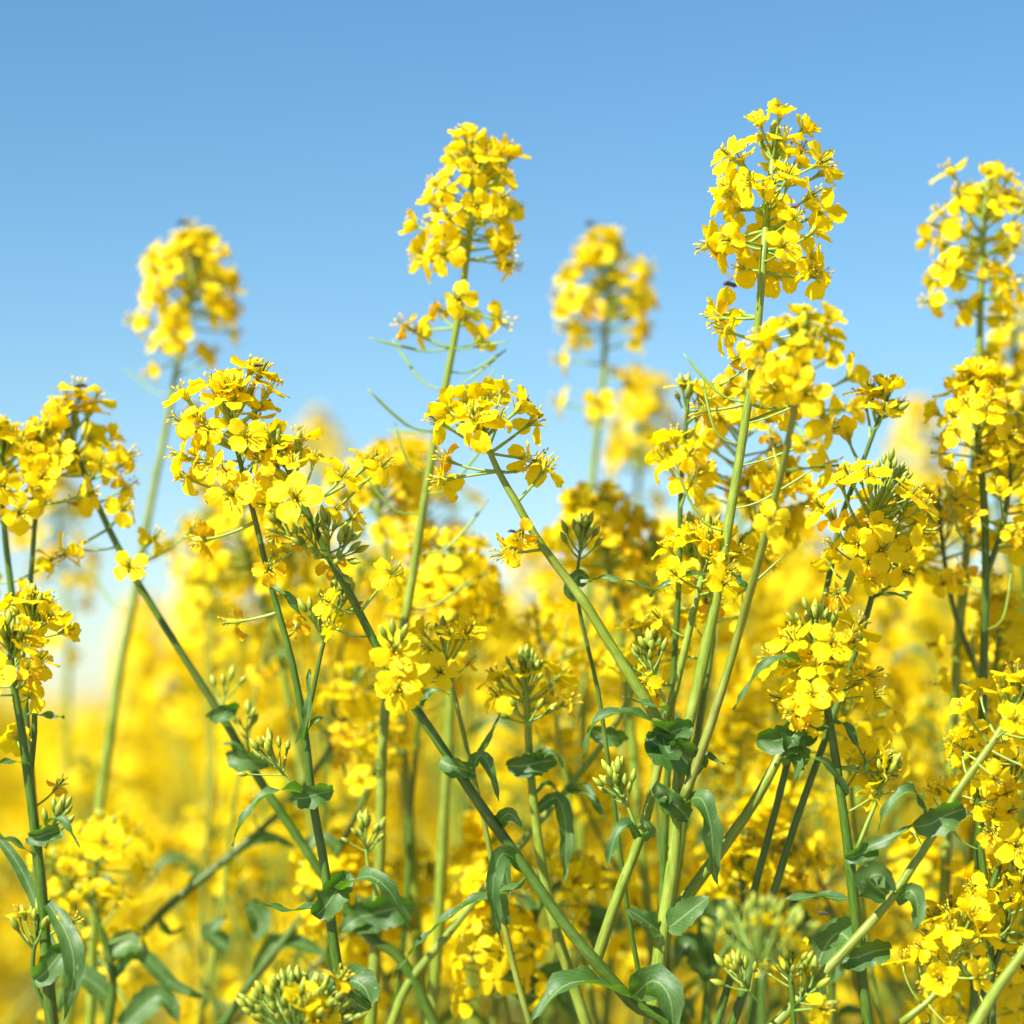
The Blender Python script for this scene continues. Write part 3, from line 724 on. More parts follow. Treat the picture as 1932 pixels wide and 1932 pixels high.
# ---- L
l_ = Hero('straight thin rapeseed plant with bare bud tuft and few flowers left of the tallest stem', 1.095,
          [(1262, 1400), (1272, 1200), (1282, 1050), (1288, 920), (1296, 800), (1300, 745)], (1.6, 0.8), M_STEMD)
do_raceme(l_, l_.main, L=0.010, nf=2, nb=12, ped=(0.010, 0.014), ang=(0.4, 1.1), old=0)
l_.fl(l_.main, [(1275, 835, 880, 'open', 0), (1300, 860, 890, 'droop', -8), (1260, 850, 895, 'open', 8), (1320, 895, 930, 'open', 5), (1300, 915, 960, 'droop', -6), (1315, 790, 820, 'old', 0), (1255, 872, 905, 'droop', 0), (1325, 760, 800, 'half', 6)])
# dense head between E and F
m1 = Hero('rapeseed plant with dense head in front of sky, directly behind the tallest stem', 1.13,
          [(1300, 1500), (1330, 1300), (1355, 1100), (1385, 920), (1400, 790), (1405, 745)], (2.0, 1.0), M_STEMD)
do_raceme(m1, m1.main, L=0.045, nf=46, nb=12, ped=(0.012, 0.024), ang=(0.5, 1.5))
m1b = m1.branch([(1355, 1100), (1400, 1020), (1450, 960), (1475, 905)], (1.3, 0.8), D=1.13)
do_raceme(m1, m1b, L=0.03, nf=26, nb=10, ped=(0.010, 0.02), ang=(0.5, 1.5))
m1c = m1.branch([(1330, 1300), (1345, 1180), (1310, 1080), (1300, 1010)], (1.3, 0.8), D=1.10)
do_raceme(m1, m1c, L=0.028, nf=26, nb=12, ped=(0.010, 0.018), ang=(0.5, 1.5))

# ---- C
c = Hero('tall rapeseed plant left of the sky gap, domed head and hooked pods on pale stem', 1.135,
         [(700, 1932), (708, 1780), (718, 1600), (722, 1440), (735, 1300), (762, 1180), (790, 1010), (818, 850), (845, 700), (866, 580), (884, 450), (895, 350), (898, 300)], (2.9, 1.2), M_STEM, sharp=False)
do_raceme(c, c.main, L=0.036, nf=40, nb=8, ped=(0.016, 0.025), ang=(0.75, 1.5), old=0.1, rag=.4)
c.fl(c.main, [(865, 565, 590, 'droop', -20), (770, 618, 640, 'old', 0), (800, 622, 630, 'droop', 5), (940, 605, 590, 'droop', 0), (845, 455, 480, 'open', 0), (805, 490, 500, 'droop', 0), (840, 480, 490, 'droop', -10),
     (945, 480, 470, 'droop', 0), (960, 500, 480, 'droop', 5), (925, 455, 465, 'open', 0), (800, 480, 498, 'open', 8)])
for k, (y, dx, kk) in enumerate(((640, -1, 1), (655, 1, 0), (680, 1, 2), (735, -1, 2), (745, 1, 1), (800, -1, 0), (830, -1, 2), (815, 1, 3), (880, -1, 4), (925, 1, 3), (985, -1, 3), (1050, 1, 3), (1150, 1, 2))):
    c.pod(axis_at(c.main, y), Vector((dx, random.uniform(-.8, .8), random.uniform(-.2, .3))), random.uniform(.7, 1.0), k=kk, up=Vector((dx * .1, 0, 1)))
c.clasp(706, 1720, 13, ang=0.1); c.leaf([(712, 1720, 0), (670, 1735, -8), (640, 1760, -8)], 7, (-.3, -1, .2), shape='broad')
c.leaf([(716, 1700, 0), (690, 1712, 8), (670, 1690, 10)], 6, (-.3, -1, .2))
c.sprig([(712, 1690), (695, 1640), (690, 1590), (685, 1565)], (0.9, 0.6), 18, D=1.10)

# ---- T
t_ = Hero('short pale-stemmed rapeseed plant at bottom centre with green bud spike and two open flowers', 1.10,
          [(1078, 1850), (1050, 1760), (1025, 1650), (1008, 1540), (1000, 1440), (996, 1360), (992, 1300), (990, 1275)], (2.6, 1.3), M_STEM)
do_raceme(t_, t_.main, L=0.012, nf=2, nb=26, ped=(0.009, 0.012), ang=(0.8, 1.4), old=0, bl=1.5)
t_.fl(t_.main, [(942, 1285, 1330, 'open', 0), (1048, 1285, 1320, 'open', 4), (945, 1318, 1350, 'droop', -6), (1062, 1330, 1345, 'old', 4)])
for x, y in ((962, 1362), (975, 1345), (1010, 1350), (1035, 1345), (1055, 1340)): t_.bud(P(996, 1365, 1.095), P(x, y, 1.09) - P(996, 1365, 1.095), 0.010)
t_.clasp(998, 1440, 9, ang=0.1); t_.leaf([(1005, 1440, 0), (1030, 1420, -8), (1050, 1425, -10), (1062, 1448, -8)], 3.4, (.5, -.8, .4))
t_.leaf([(1012, 1530, 4), (1050, 1505, 6), (1068, 1560, 2), (1065, 1670, 0)], 5.2, (0.2, -1, .2))
# ---- diagonal thick branch crossing
x_ = Hero('rapeseed plant leaning right across bottom centre with thick diagonal stem, toothed leaves', 1.13,
          [(740, 1932), (770, 1860), (840, 1770), (930, 1655), (1010, 1560), (1068, 1492), (1140, 1400), (1195, 1300), (1225, 1225), (1230, 1205)], (2.3, 1.1), M_STEM, sharp=False)
do_raceme(x_, x_.main, L=0.02, nf=10, nb=12, ped=(0.012, 0.018), ang=(0.7, 1.5))
x_.clasp(1142, 1385, 7, 1.12, ang=-0.3)
for q in ([(1068, 1490), (1100, 1480), (1130, 1520)], [(1066, 1492), (1110, 1500), (1150, 1560)], [(1060, 1495), (1030, 1480), (1005, 1500)]):
    x_.leaf([(a_, b_, -8 * n) for n, (a_, b_) in enumerate(q)], 2.6, (0, -.6, .8), D=1.12)
# ---- U reddish thin stem
u_ = Hero('thin reddish rapeseed plant in the middle, small withered flowers on top', 1.09,
          [(1000, 1932), (965, 1800), (930, 1640), (905, 1520), (882, 1420), (858, 1310), (842, 1240), (835, 1205)], (1.5, 0.8), M_STEMR)
do_raceme(u_, u_.main, L=0.014, nf=10, nb=6, ped=(0.010, 0.016), ang=(0.6, 1.5))
u_.leaf([(885, 1425, 0), (905, 1420, -6), (928, 1380, -8), (945, 1345, -6)], 1.8, (0, -1, .4))
u_.leaf([(955, 1745, 0), (935, 1660, -12), (950, 1620, -16), (962, 1700, -16)], 5, (0, -1, .2))
# ---- V
v_ = Hero('small green bud cluster on a thin stalk above a dark rounded leaf, centre', 1.08,
          [(1150, 1450), (1130, 1300), (1100, 1180), (1088, 1110), (1092, 1050), (1098, 1005)], (1.1, 0.6), M_STEMD)
do_raceme(v_, v_.main, L=0.01, nf=0, nb=18)
v_.leaf([(1088, 1130, -3), (1078, 1110, -6), (1090, 1085, -6), (1112, 1092, -4)], 4.5, (0, -1, 0.1), shape='broad')
v_.leaf([(1095, 1105, 0), (1130, 1092, -6), (1180, 1095, -8), (1232, 1112, -8)], 1.8, (0.1, -.6, 0.8))
# ---- M diagonal right bottom
m_ = Hero('rapeseed plant leaning across the bottom right with long olive stem and curling leaf', 1.03,
          [(1462, 1932), (1540, 1850), (1610, 1778), (1680, 1700), (1725, 1630), (1760, 1575), (1800, 1500), (1850, 1430), (1895, 1365), (1925, 1300)], (2.35, 1.5), M_STEM)
do_raceme(m_, m_.main, L=0.03, nf=20, nb=12, ped=(0.01, 0.02))
m_.clasp(1768, 1545, 10, ang=0.35); m_.leaf([(1755, 1550, -2), (1735, 1500, -12), (1705, 1495, -16), (1672, 1530, -16), (1655, 1570, -12)], 4.6, (-.5, -.7, .7), fold=.4)
m_.leaf([(1672, 1690, -2), (1640, 1660, -10), (1660, 1650, -12), (1690, 1680, -8)], 8.0, (-.2, -1, .2), shape='broad')
m_.leaf([(1690, 1700, 0), (1718, 1680, -4), (1732, 1710, -6), (1725, 1760, -6)], 5.4, (0.2, -1, .1))
m_.leaf([(1480, 1700, 20), (1540, 1690, 20), (1600, 1695, 18), (1670, 1680, 10)], 3.8, (0, -.5, 1))
m_b = m_.branch([(1700, 1930), (1770, 1870), (1800, 1800), (1830, 1735)], (1.6, 0.9), D=1.03)
do_raceme(m_, m_b, L=0.035, nf=20, nb=12, ped=(0.010, 0.02), ang=(.6, 1.6))
n_ = Hero('rapeseed plant at the right edge below the tall blurred heads, loose flower spikes', 1.07,
          [(1870, 1932), (1865, 1760), (1850, 1600), (1845, 1480), (1840, 1400)], (2.2, 1.0), M_STEMD)
do_raceme(n_, n_.main, L=0.035, nf=26, nb=14, ped=(0.010, 0.02), pod=4)
n_b = n_.branch([(1862, 1700), (1895, 1600), (1905, 1520), (1905, 1450)], (1.4, 0.8)); do_raceme(n_, n_b, L=0.03, nf=20, nb=10, ped=(0.010, 0.02))
n_c = n_.branch([(1866, 1850), (1900, 1750), (1910, 1650)], (1.4, 0.8)); do_raceme(n_, n_c, L=0.03, nf=20, nb=10, ped=(0.010, 0.02))
n_d = n_.branch([(1866, 1890), (1800, 1800), (1790, 1740)], (1.2, 0.8), D=1.09); do_raceme(n_, n_d, L=0.02, nf=12, nb=10, ped=(0.010, 0.02))
# corner stem
q_ = Hero('bare rapeseed stem rising steeply through the bottom right corner of the field view', 1.0,
          [(1845, 1932), (1885, 1860), (1935, 1790), (1990, 1700), (2040, 1560)], (2.6, 1.6), M_STEM)
do_raceme(q_, q_.main, L=0.03, nf=16, nb=8)
# ---- right: tall blurred
r1 = Hero('tallest rapeseed plant at the right edge, soft domed head with drooping flowers on its left', 1.17,
          [(1798, 1400), (1806, 1250), (1822, 1080), (1836, 900), (1846, 720), (1852, 560), (1858, 420), (1862, 370)], (2.7, 1.2), M_STEM, sharp=False)
do_raceme(r1, r1.main, L=0.034, nf=32, nb=6, ped=(0.018, 0.028), ang=(0.75, 1.5), rag=.22)
r1.fl(r1.main, [(1780, 430, 450, 'droop', 0), (1795, 505, 520, 'open', -10), (1810, 515, 530, 'open', 10), (1762, 570, 560, 'droop', 0), (1825, 585, 590, 'droop', 0), (1900, 470, 500, 'droop', 0), (1910, 540, 560, 'droop', 0), (1885, 560, 575, 'open', 0)])
r2 = Hero('rapeseed plant near the right edge, crowded head beside the blurred yellow mass', 1.12,
          [(1850, 1500), (1858, 1240), (1862, 1080), (1858, 950), (1846, 840), (1838, 760), (1836, 720)], (2.2, 1.2), M_STEMD, sharp=True)
do_raceme(r2, r2.main, L=0.036, nf=40, nb=12, ped=(0.012, 0.023), pod=4)
r2b = r2.branch([(1862, 1080), (1890, 1000), (1905, 900), (1908, 840)], (1.4, .8)); do_raceme(r2, r2b, L=0.04, nf=30, nb=8, ped=(0.012, 0.022))
r2c = r2.branch([(1858, 1300), (1800, 1150), (1775, 1010), (1770, 950)], (1.4, .8), D=1.15); do_raceme(r2, r2c, L=0.03, nf=22, nb=8, ped=(0.012, 0.02))
r3 = Hero('blurred rapeseed plant filling the right edge behind the two tall stems', 1.32,
          [(1930, 1500), (1935, 1200), (1925, 900), (1915, 680), (1912, 610)], (2.6, 1.2), M_STEMD, sharp=False)
do_raceme(r3, r3.main, L=0.07, nf=60, nb=8, ped=(0.016, 0.028), pod=4)
r3b = r3.branch([(1935, 1200), (1900, 1050), (1880, 900), (1880, 800)], (1.6, .9)); do_raceme(r3, r3b, L=0.05, nf=36, nb=8, ped=(0.014, 0.024))
r3c = r3.branch([(1932, 1300), (1960, 1050), (1950, 800), (1945, 700)], (1.6, .9)); do_raceme(r3, r3c, L=0.05, nf=36, nb=8, ped=(0.014, 0.024))

# ---- left
o_ = Hero('dark-stemmed sharp rapeseed plant at the left edge with a low budded head', 1.03,
          [(100, 1932), (88, 1780), (72, 1620), (55, 1480), (42, 1370), (28, 1285), (22, 1225), (18, 1190)], (2.6, 1.1), M_STEMD)
do_raceme(o_, o_.main, L=0.020, nf=20, nb=26, ped=(0.010, 0.018), ang=(.6, 1.5))
o_b = o_.branch([(55, 1480), (64, 1380), (62, 1290), (60, 1180), (62, 1140)], (1.3, .8), D=1.05); do_raceme(o_, o_b, L=0.012, nf=10, nb=16, ped=(0.009, 0.015))
for q in ([(52, 1345), (80, 1350), (122, 1352)], [(55, 1445), (25, 1435), (-5, 1442)], [(75, 1560), (115, 1545), (150, 1600)], [(72, 1620), (30, 1590), (-20, 1580)]):
    o_.leaf([(a_, b_, -5 * n) for n, (a_, b_) in enumerate(q)], 2.4, (0, -.5, 1))
o_.clasp(80, 1575, 6, ang=.2); o_.sprig([(85, 1600), (100, 1560), (112, 1540)], (0.7, 0.5), 8)
o_.leaf([(88, 1700, 0), (125, 1760, -10), (140, 1830, -14), (120, 1930, -10)], 6, (.3, -1, .3))
o_.leaf([(-20, 1560, 60), (40, 1640, 55), (90, 1760, 50), (130, 1830, 45)], 3.6, (-.2, -1, .5)); o_.clasp(95, 1820, 9, ang=.8)
o_d = o_.branch([(100, 1930), (60, 1840), (70, 1760), (72, 1740)], (1, .7)); do_raceme(o_, o_d, L=.01, nf=2, nb=14)
p_ = Hero('rapeseed plant leaning left, long green stem running from the left head down to lower left', 1.13,
          [(690, 1760), (600, 1640), (520, 1520), (470, 1440), (420, 1355), (340, 1235), (262, 1105), (205, 995), (165, 905), (140, 840), (128, 800)], (2.5, 1.1), M_STEMD, sharp=False)
do_raceme(p_, p_.main, L=0.022, nf=20, nb=12, ped=(0.012, 0.022), ang=(.6, 1.5), old=.1, rag=0.0)
p_.fl(p_.main, [(150, 748, 810, 'open', 0), (125, 758, 815, 'open', 0), (175, 765, 820, 'open', 0), (188, 882, 915, 'open', -10), (240, 865, 900, 'droop', 0), (155, 950, 935, 'droop', 0), (232, 965, 975, 'droop', -10), (130, 1040, 1010, 'droop', -8), (285, 1022, 1065, 'droop', 0), (205, 890, 920, 'droop', 5), (360, 1000, 1080, 'old', 8)])
p_.clasp(418, 1345, 6, ang=.3); p_.clasp(462, 1432, 8, ang=-.2)
p_.sprig([(420, 1345), (424, 1310), (430, 1295)], (.6, .4), 5); p_.sprig([(470, 1420), (465, 1380), (470, 1360)], (.6, .4), 7)
p_.leaf([(455, 1430, -4), (440, 1405, -8), (415, 1402, -8)], 2.4, (-.3, -1, .3))
s_ = Hero('rapeseed plant cut by the left edge, drooping flowers beside the leaning neighbour', 1.12,
          [(60, 1500), (40, 1260), (25, 1140), (10, 1020), (2, 920), (6, 830)], (2.1, 1.0), M_STEMD, sharp=False)
do_raceme(s_, s_.main, L=0.032, nf=26, nb=8, ped=(0.012, 0.022), ang=(.6, 1.6))
sb_ = s_.branch([(40, 1260), (55, 1100), (72, 900), (78, 820)], (1.3, .8)); do_raceme(s_, sb_, L=0.040, nf=19, nb=10, ped=(0.012, 0.022), ang=(.6, 1.6))

# ---- blurred singles
def soft(label, D, pts, r=(2.6, 1.2), mi=M_STEM, L=0.04, nf=36, nb=6, ped=(0.014, 0.026), fl=(), **kw):
    q = Hero(label, D, pts, r, mi, sharp=False)
    do_raceme(q, q.main, L=L, nf=int(nf * 1.35), nb=nb, ped=ped, **kw)
    if fl: q.fl(q.main, fl)
    return q
q1 = soft('tall blurred rapeseed plant on the left against the sky, round head above single hanging flowers', 1.29,
     [(185, 1540), (205, 1400), (225, 1270), (255, 1120), (282, 960), (310, 820), (335, 680), (352, 590), (370, 480), (373, 460)], L=0.036, nf=34, rag=.25, ang=(.75, 1.5),
     fl=[(285, 560, 600, 'droop', 0), (262, 608, 625, 'droop', 0), (290, 700, 690, 'droop', 0), (430, 590, 600, 'droop', 0), (335, 600, 620, 'droop', -20), (330, 635, 640, 'open', -20), (370, 665, 690, 'open', 0), (395, 670, 700, 'droop', 0), (315, 1030, 1050, 'droop', 0)])
for y, dx, kk in ((760, -1, 5), (900, -1, 1), (1050, 1, 3), (1150, -1, 3)): q1.pod(axis_at(q1.main, y), Vector((dx, .4, .1)), .8, k=kk)
q2 = soft('tall blurred rapeseed plant at centre against the sky, head shaped like a bun', 1.32,
     [(1100, 1400), (1105, 1200), (1112, 1050), (1120, 900), (1130, 780), (1140, 660), (1146, 560), (1152, 478)], L=0.038, nf=36, rag=.25, ang=(.75, 1.5),
     fl=[(1075, 620, 640, 'droop', 0), (1065, 680, 690, 'droop', 0), (1200, 640, 650, 'droop', 0), (1060, 760, 770, 'droop', 0), (1130, 765, 790, 'open', -20), (1140, 715, 730, 'open', 0)])
soft('blurred rapeseed head between the bun-shaped head and the tallest stem', 1.50, [(1180, 1400), (1195, 1100), (1205, 900), (1212, 770), (1214, 735)], L=0.045, nf=40)
soft('blurred rapeseed plant with flat head at the left of centre just above the field', 1.24, [(760, 1400), (745, 1200), (730, 1080), (715, 980), (708, 900), (706, 875)], L=0.030, nf=34, ped=(0.014, 0.026))
soft('blurred rapeseed plant behind the head left of centre, rising beside the pale stem', 1.44, [(850, 1400), (830, 1150), (800, 950), (790, 880), (788, 855)], L=0.05, nf=44)
soft('blurred rapeseed plant with wide shaggy head in the middle below the sky gap', 1.19, [(840, 1500), (850, 1330), (848, 1180), (846, 1080), (846, 1040)], L=0.028, nf=42, nb=12, ped=(0.016, 0.028), ang=(.8, 1.6))
soft('blurred rapeseed plant topped by ragged head behind the small bud cluster, centre', 1.22, [(1200, 1500), (1170, 1200), (1145, 1060), (1135, 980), (1132, 960)], L=0.024, nf=36, nb=10, ped=(0.016, 0.026), ang=(.7, 1.6))
soft('blurred rapeseed plant with low head left of the wide shaggy one', 1.28, [(560, 1400), (520, 1200), (470, 1060), (455, 980), (452, 960)], L=0.03, nf=34)
soft('very blurred rapeseed head right of the crowded left heads, against the sky', 2.2, [(610, 1400), (605, 1100), (600, 900), (598, 800)], L=0.05, nf=40, r=(2.6, 1.5))
soft('very blurred rapeseed head on the right behind the small bud tuft', 1.95, [(1740, 1400), (1735, 1100), (1732, 850), (1730, 770)], L=0.06, nf=46)
soft('soft rapeseed plant on the left behind the leaning stem, broken flowers at its top', 1.6, [(120, 1500), (130, 1200), (110, 980), (105, 920)], L=0.06, nf=40)
soft('soft rapeseed plant standing in the gap between the left heads, yellow spike', 1.5, [(400, 1500), (395, 1200), (392, 1000), (390, 930)], L=0.05, nf=36)
w_ = soft('low rapeseed plant near lower left with broad soft petals below the pale gap', 1.20, [(170, 1932), (172, 1800), (180, 1680), (185, 1600), (190, 1560)], L=0.016, nf=5, nb=8, ped=(0.014, 0.02), ang=(.9, 1.6),
     fl=[(175, 1600, 1640, 'open', -10), (250, 1580, 1630, 'open', -5), (225, 1560, 1620, 'open', 5), (195, 1595, 1640, 'open', -20)])
w_.leaf([(175, 1700, 0), (165, 1660, -5), (200, 1660, -10), (252, 1700, -12)], 3, (.3, -.6, .8))
y_ = Hero('low rapeseed plant with unopened dense bud mass at the bottom edge left of centre', 1.0,
          [(565, 2050), (562, 1990), (560, 1930)], (2.4, 1.6), M_STEMD)
for k in range(90):
    aa = k * 2.4; rr = math.sqrt((k + .5) / 90)
    dv = Vector((math.cos(aa) * rr * 1.0, math.sin(aa) * rr * 1.0, 1.15 - rr * 0.75)).normalized()
    y_.bud(P(560, 1965, 1.0) + dv * 0.006, dv, 0.015, 0.95 + 0.25 * random.random())
y_.fl(y_.main, [(636, 1855, 1930, 'old', 0), (570, 1900, 1930, 'half', -10), (592, 1925, 1940, 'half', -10)])
z_ = Hero('low rapeseed plant bottom right of centre with pale green bud fuzz in soft focus', 0.92,
          [(1440, 2000), (1438, 1900), (1436, 1830)], (2, 1.2), M_STEMD, sharp=False)
for k in range(30):
    aa = k * 2.4; rr = math.sqrt((k + .5) / 30)
    dv = Vector((math.cos(aa) * rr * 1.2, math.sin(aa) * rr, 1.1 - rr * 0.5)).normalized()
    z_.bud(P(1436, 1820, .92) + dv * 0.004, dv, 0.015, 1.1)
z_.fl(z_.main, [(1440, 1755, 1830, 'half', 0), (1480, 1790, 1840, 'half', 0)])
zz = Hero('low rapeseed plant in the bottom right area with sparse buds and one orange flower', 1.02,
          [(1500, 2000), (1498, 1900), (1490, 1830), (1488, 1800)], (1.6, .8), M_STEMD)
do_raceme(zz, zz.main, L=.02, nf=3, nb=22); zb = zz.branch([(1498, 1900), (1525, 1870), (1535, 1850)], (.8, .5)); do_raceme(zz, zb, L=.01, nf=1, nb=10)
zc = zz.branch([(1440, 1900), (1405, 1860), (1395, 1830)], (.8, .5)); do_raceme(zz, zc, L=.01, nf=0, nb=14)
# mid-depth green plants low in the picture
def lowplant(label, D, pts, leaves, r=(2.4, 1.2), **kw):
    q = Hero(label, D, pts, r, M_STEMD, sharp=False); do_raceme(q, q.main, **kw)
    for pts_, W in leaves: q.leaf(pts_, W, (random.uniform(-.4, .4), -.8, .5), fold=.4)
    return q
lowplant('green leafy rapeseed plant low on the left, stem crossing to the lower left corner', 1.22, [(230, 1800), (330, 1700), (440, 1610), (560, 1500), (640, 1380), (670, 1280)],
         [([(350, 1690), (370, 1650), (345, 1640)], 3), ([(440, 1610), (500, 1580), (560, 1600)], 5), ([(300, 1730), (320, 1760), (350, 1750)], 3)], L=.03, nf=20, nb=8)
lowplant('blurred leafy rapeseed plant at bottom left behind the dark-stemmed one', 1.18, [(200, 1960), (215, 1850), (190, 1750), (170, 1690)],
         [([(210, 1850), (260, 1800), (330, 1860), (410, 1890)], 5), ([(205, 1880), (150, 1840), (120, 1900)], 8), ([(210, 1800), (240, 1780), (280, 1790)], 9), ([(230, 1940), (300, 1880), (340, 1932)], 9)], L=.02, nf=8, nb=8)
lowplant('blurred leafy rapeseed plant standing behind the dark bud mass', 1.20, [(400, 1960), (480, 1840), (560, 1740), (640, 1600), (700, 1480), (728, 1380)],
         [([(480, 1840), (520, 1780), (590, 1790), (640, 1830)], 6), ([(430, 1790), (400, 1760), (430, 1730)], 7), ([(470, 1700), (490, 1740), (480, 1780)], 8), ([(640, 1600), (600, 1580), (560, 1620)], 4)], L=.03, nf=14, nb=6)
lowplant('blurred leafy rapeseed plant at bottom centre behind the crossing stems', 1.17, [(990, 2000), (1010, 1900), (1000, 1800), (1020, 1700), (1090, 1640)],
         [([(1010, 1900), (950, 1830), (900, 1800), (860, 1800)], 7), ([(1000, 1850), (1060, 1850), (1090, 1932)], 10), ([(1010, 1720), (960, 1700), (930, 1740)], 7), ([(1110, 1760), (1130, 1730), (1120, 1800)], 9)], L=.02, nf=12, nb=8)
lowplant('blurred leafy rapeseed plant behind the olive leaning stem, bottom right', 1.16, [(1560, 2000), (1570, 1860), (1540, 1760), (1460, 1660), (1400, 1600)],
         [([(1560, 1850), (1600, 1760), (1590, 1720)], 10), ([(1540, 1800), (1500, 1700), (1560, 1690)], 5), ([(1400, 1800), (1370, 1720), (1330, 1760), (1350, 1850)], 9), ([(1480, 1720), (1440, 1690), (1400, 1730)], 6)], L=.02, nf=14, nb=10)
lowplant('blurred rapeseed plant low right of centre with open flowers under the thick branch', 1.16, [(1330, 2000), (1340, 1850), (1400, 1740), (1400, 1640), (1405, 1600)],
         [([(1340, 1850), (1300, 1780), (1270, 1830)], 8)], L=.02, nf=16, nb=14)
lowplant('blurred rapeseed plant between the stems at right, flowers facing left', 1.17, [(1420, 1900), (1450, 1760), (1475, 1660), (1480, 1600)],
         [([(1450, 1760), (1420, 1700), (1400, 1720)], 5)], L=.016, nf=12, nb=6)

LM = [((560, 1890), 'the dark bud mass at the bottom'), ((470, 1530), 'the pale drooping leaf on the left stem'), ((430, 800), 'the sharp crowded left head'), ((1268, 1400), 'the leafy node of the tallest plant'),
      ((1345, 1600), 'the long hanging pale leaf'), ((1100, 990), 'the small bud cluster at centre'), ((990, 1300), 'the green bud spike at bottom centre'), ((1540, 1200), 'the flat budded head at right'),
      ((1670, 930), 'the budded head at upper right'), ((1690, 1520), 'the curling leaf at lower right'), ((1270, 1725), 'the paired leaves on the thick pale stem'), ((975, 1025), 'the hanging flower of the curved branch'),
      ((40, 1200), 'the low head at the left edge'), ((418, 1345), 'the leaf joint of the leaning left stem'), ((1830, 1780), 'the bright flower clump at bottom right'), ((210, 1590), 'the soft open petals at lower left'),
      ((688, 1565), 'the bud tuft beside the soft pale stem'), ((1240, 1890), 'the large leaf at bottom centre'), ((835, 1215), 'the withered top of the reddish stem'), ((1830, 1200), 'the two tall stems at right'),
      ((895, 300), 'the domed tall head'), ((1163, 1465), 'the bare bud cluster left of the node'), ((1660, 1470), 'the thin bud stalk on the right plant'), ((645, 1140), 'the small side branch with buds')]
USED = set()
def whereabouts(x, y):
    import itertools
    for (lx, ly), nm in sorted(LM, key=lambda q: math.hypot(q[0][0] - x, q[0][1] - y)):
        dx, dy = x - lx, y - ly; v = 'above' if dy < 0 else 'below'; h_ = 'left' if dx < 0 else 'right'
        d_ = v if abs(dx) < .41 * abs(dy) else (h_ + ' of' if abs(dy) < .41 * abs(dx) else v + ' ' + h_ + ' of')
        if (d_, nm) not in USED:
            USED.add((d_, nm)); return d_ + ' ' + nm
    return 'among its neighbours'
# the half-blurred tangle between the sharp plants and the field
tr = random.Random(4242)
def tangle(n, xr, yr, Dr, group, lab, lean=120, nfr=(6, 20), nl=(1, 2, 3)):
    for k in range(n):
        x0 = tr.uniform(*xr) if n < 8 else xr[0] + (xr[1] - xr[0]) * (k + tr.random()) / n; D = tr.uniform(*Dr)
        yt = max(tr.uniform(*yr), skyfloor(x0) + tr.uniform(0, 90)); dx = tr.gauss(0, lean)
        pts = [(x0 + dx * (1 - t_) + tr.uniform(-10, 10), 2000 + (yt - 2000) * t_, tr.uniform(-8, 8)) for t_ in (0, .3, .55, .8, 1)]
        q = Hero(lab + whereabouts(x0, yt), D, pts, (tr.uniform(1.5, 2.3), .8), tr.choice((M_STEM, M_STEMD, M_STEMD, M_STEM, M_STEMR)), sharp=False, group=group, sides=7)
        do_raceme(q, q.main, L=tr.uniform(.015, .035), nf=tr.randint(*nfr), nb=tr.randint(6, 12), ped=(.01, .019), ang=(.6, 1.6), pod=tr.choice((0, 2, 3)), podspan=.05, trail=tr.choice((1, 2, 3)))
        for b_ in range(tr.choice((1, 2, 2))):
            tt = tr.uniform(.25, .75); i0 = int(len(q.main) * (.45 + .5 * tt)); a_ = q.main[min(i0, len(q.main) - 2)][0]; sx, sy = px(a_)
            if sy < 1050: continue
            ex = sx + tr.choice((-1, 1)) * tr.uniform(30, 110); ey = sy - tr.uniform(70, 230); ey = max(ey, skyfloor(ex) + 20)
            bx = q.branch([(sx, sy), ((sx + ex) / 2 + (ex - sx) * .12, (sy + ey) / 2), (ex, ey)], (1.0, .6), sides=5)
            do_raceme(q, bx, L=.014, nf=tr.randint(2, 10), nb=tr.randint(6, 12), ped=(.008, .016), ang=(.6, 1.5), old=.2)
        for l_ in range(tr.choice(nl)):
            i0 = tr.randint(int(len(q.main) * .6), len(q.main) - 6); a_ = q.main[i0][0]; sx, sy = px(a_)
            if sy < 1250 or (len(nl) and nl[0] > 3 and sy < 1450): continue
            sd = tr.choice((-1, 1)); w_l = tr.uniform(40, 110)
            q.leaf([(sx, sy), (sx + sd * w_l * .4, sy - w_l * .35, -4), (sx + sd * w_l * .8, sy - w_l * .25, -7), (sx + sd * w_l * 1.1, sy + w_l * tr.uniform(0, .6), -8)], tr.uniform(2.2, 4.4) * (1.35 if nl[0] > 3 else 1), (tr.uniform(-.5, .5), -.7, .7), fold=.4)
def skyfloor(x):
    t = [(-100, 1130), (120, 1180), (260, 1250), (330, 1160), (420, 1010), (620, 1020), (700, 960), (860, 1040), (960, 1180), (1040, 1150), (1080, 1010), (1250, 960), (1400, 940), (1560, 1020), (1700, 950), (1760, 860), (2100, 800)]
    for (a_, b_), (c_, d_) in zip(t, t[1:]):
        if x <= c_: return b_ + (d_ - b_) * (x - a_) / (c_ - a_)
    return 800
tangle(26, (360, 1900), (900, 1350), (1.2, 1.55), 'half-blurred rapeseed plants in the tangle', 'half-blurred rapeseed plant, its top ')
tangle(20, (30, 1930), (1350, 1800), (1.18, 1.5), 'low half-blurred rapeseed plants', 'low half-blurred rapeseed plant, top ', lean=170, nfr=(4, 14), nl=(4, 4, 5))
tangle(9, (0, 700), (1350, 1720), (1.4, 1.7), 'soft low rapeseed plants on the left', 'soft low rapeseed plant, top ', lean=150, nfr=(10, 22))

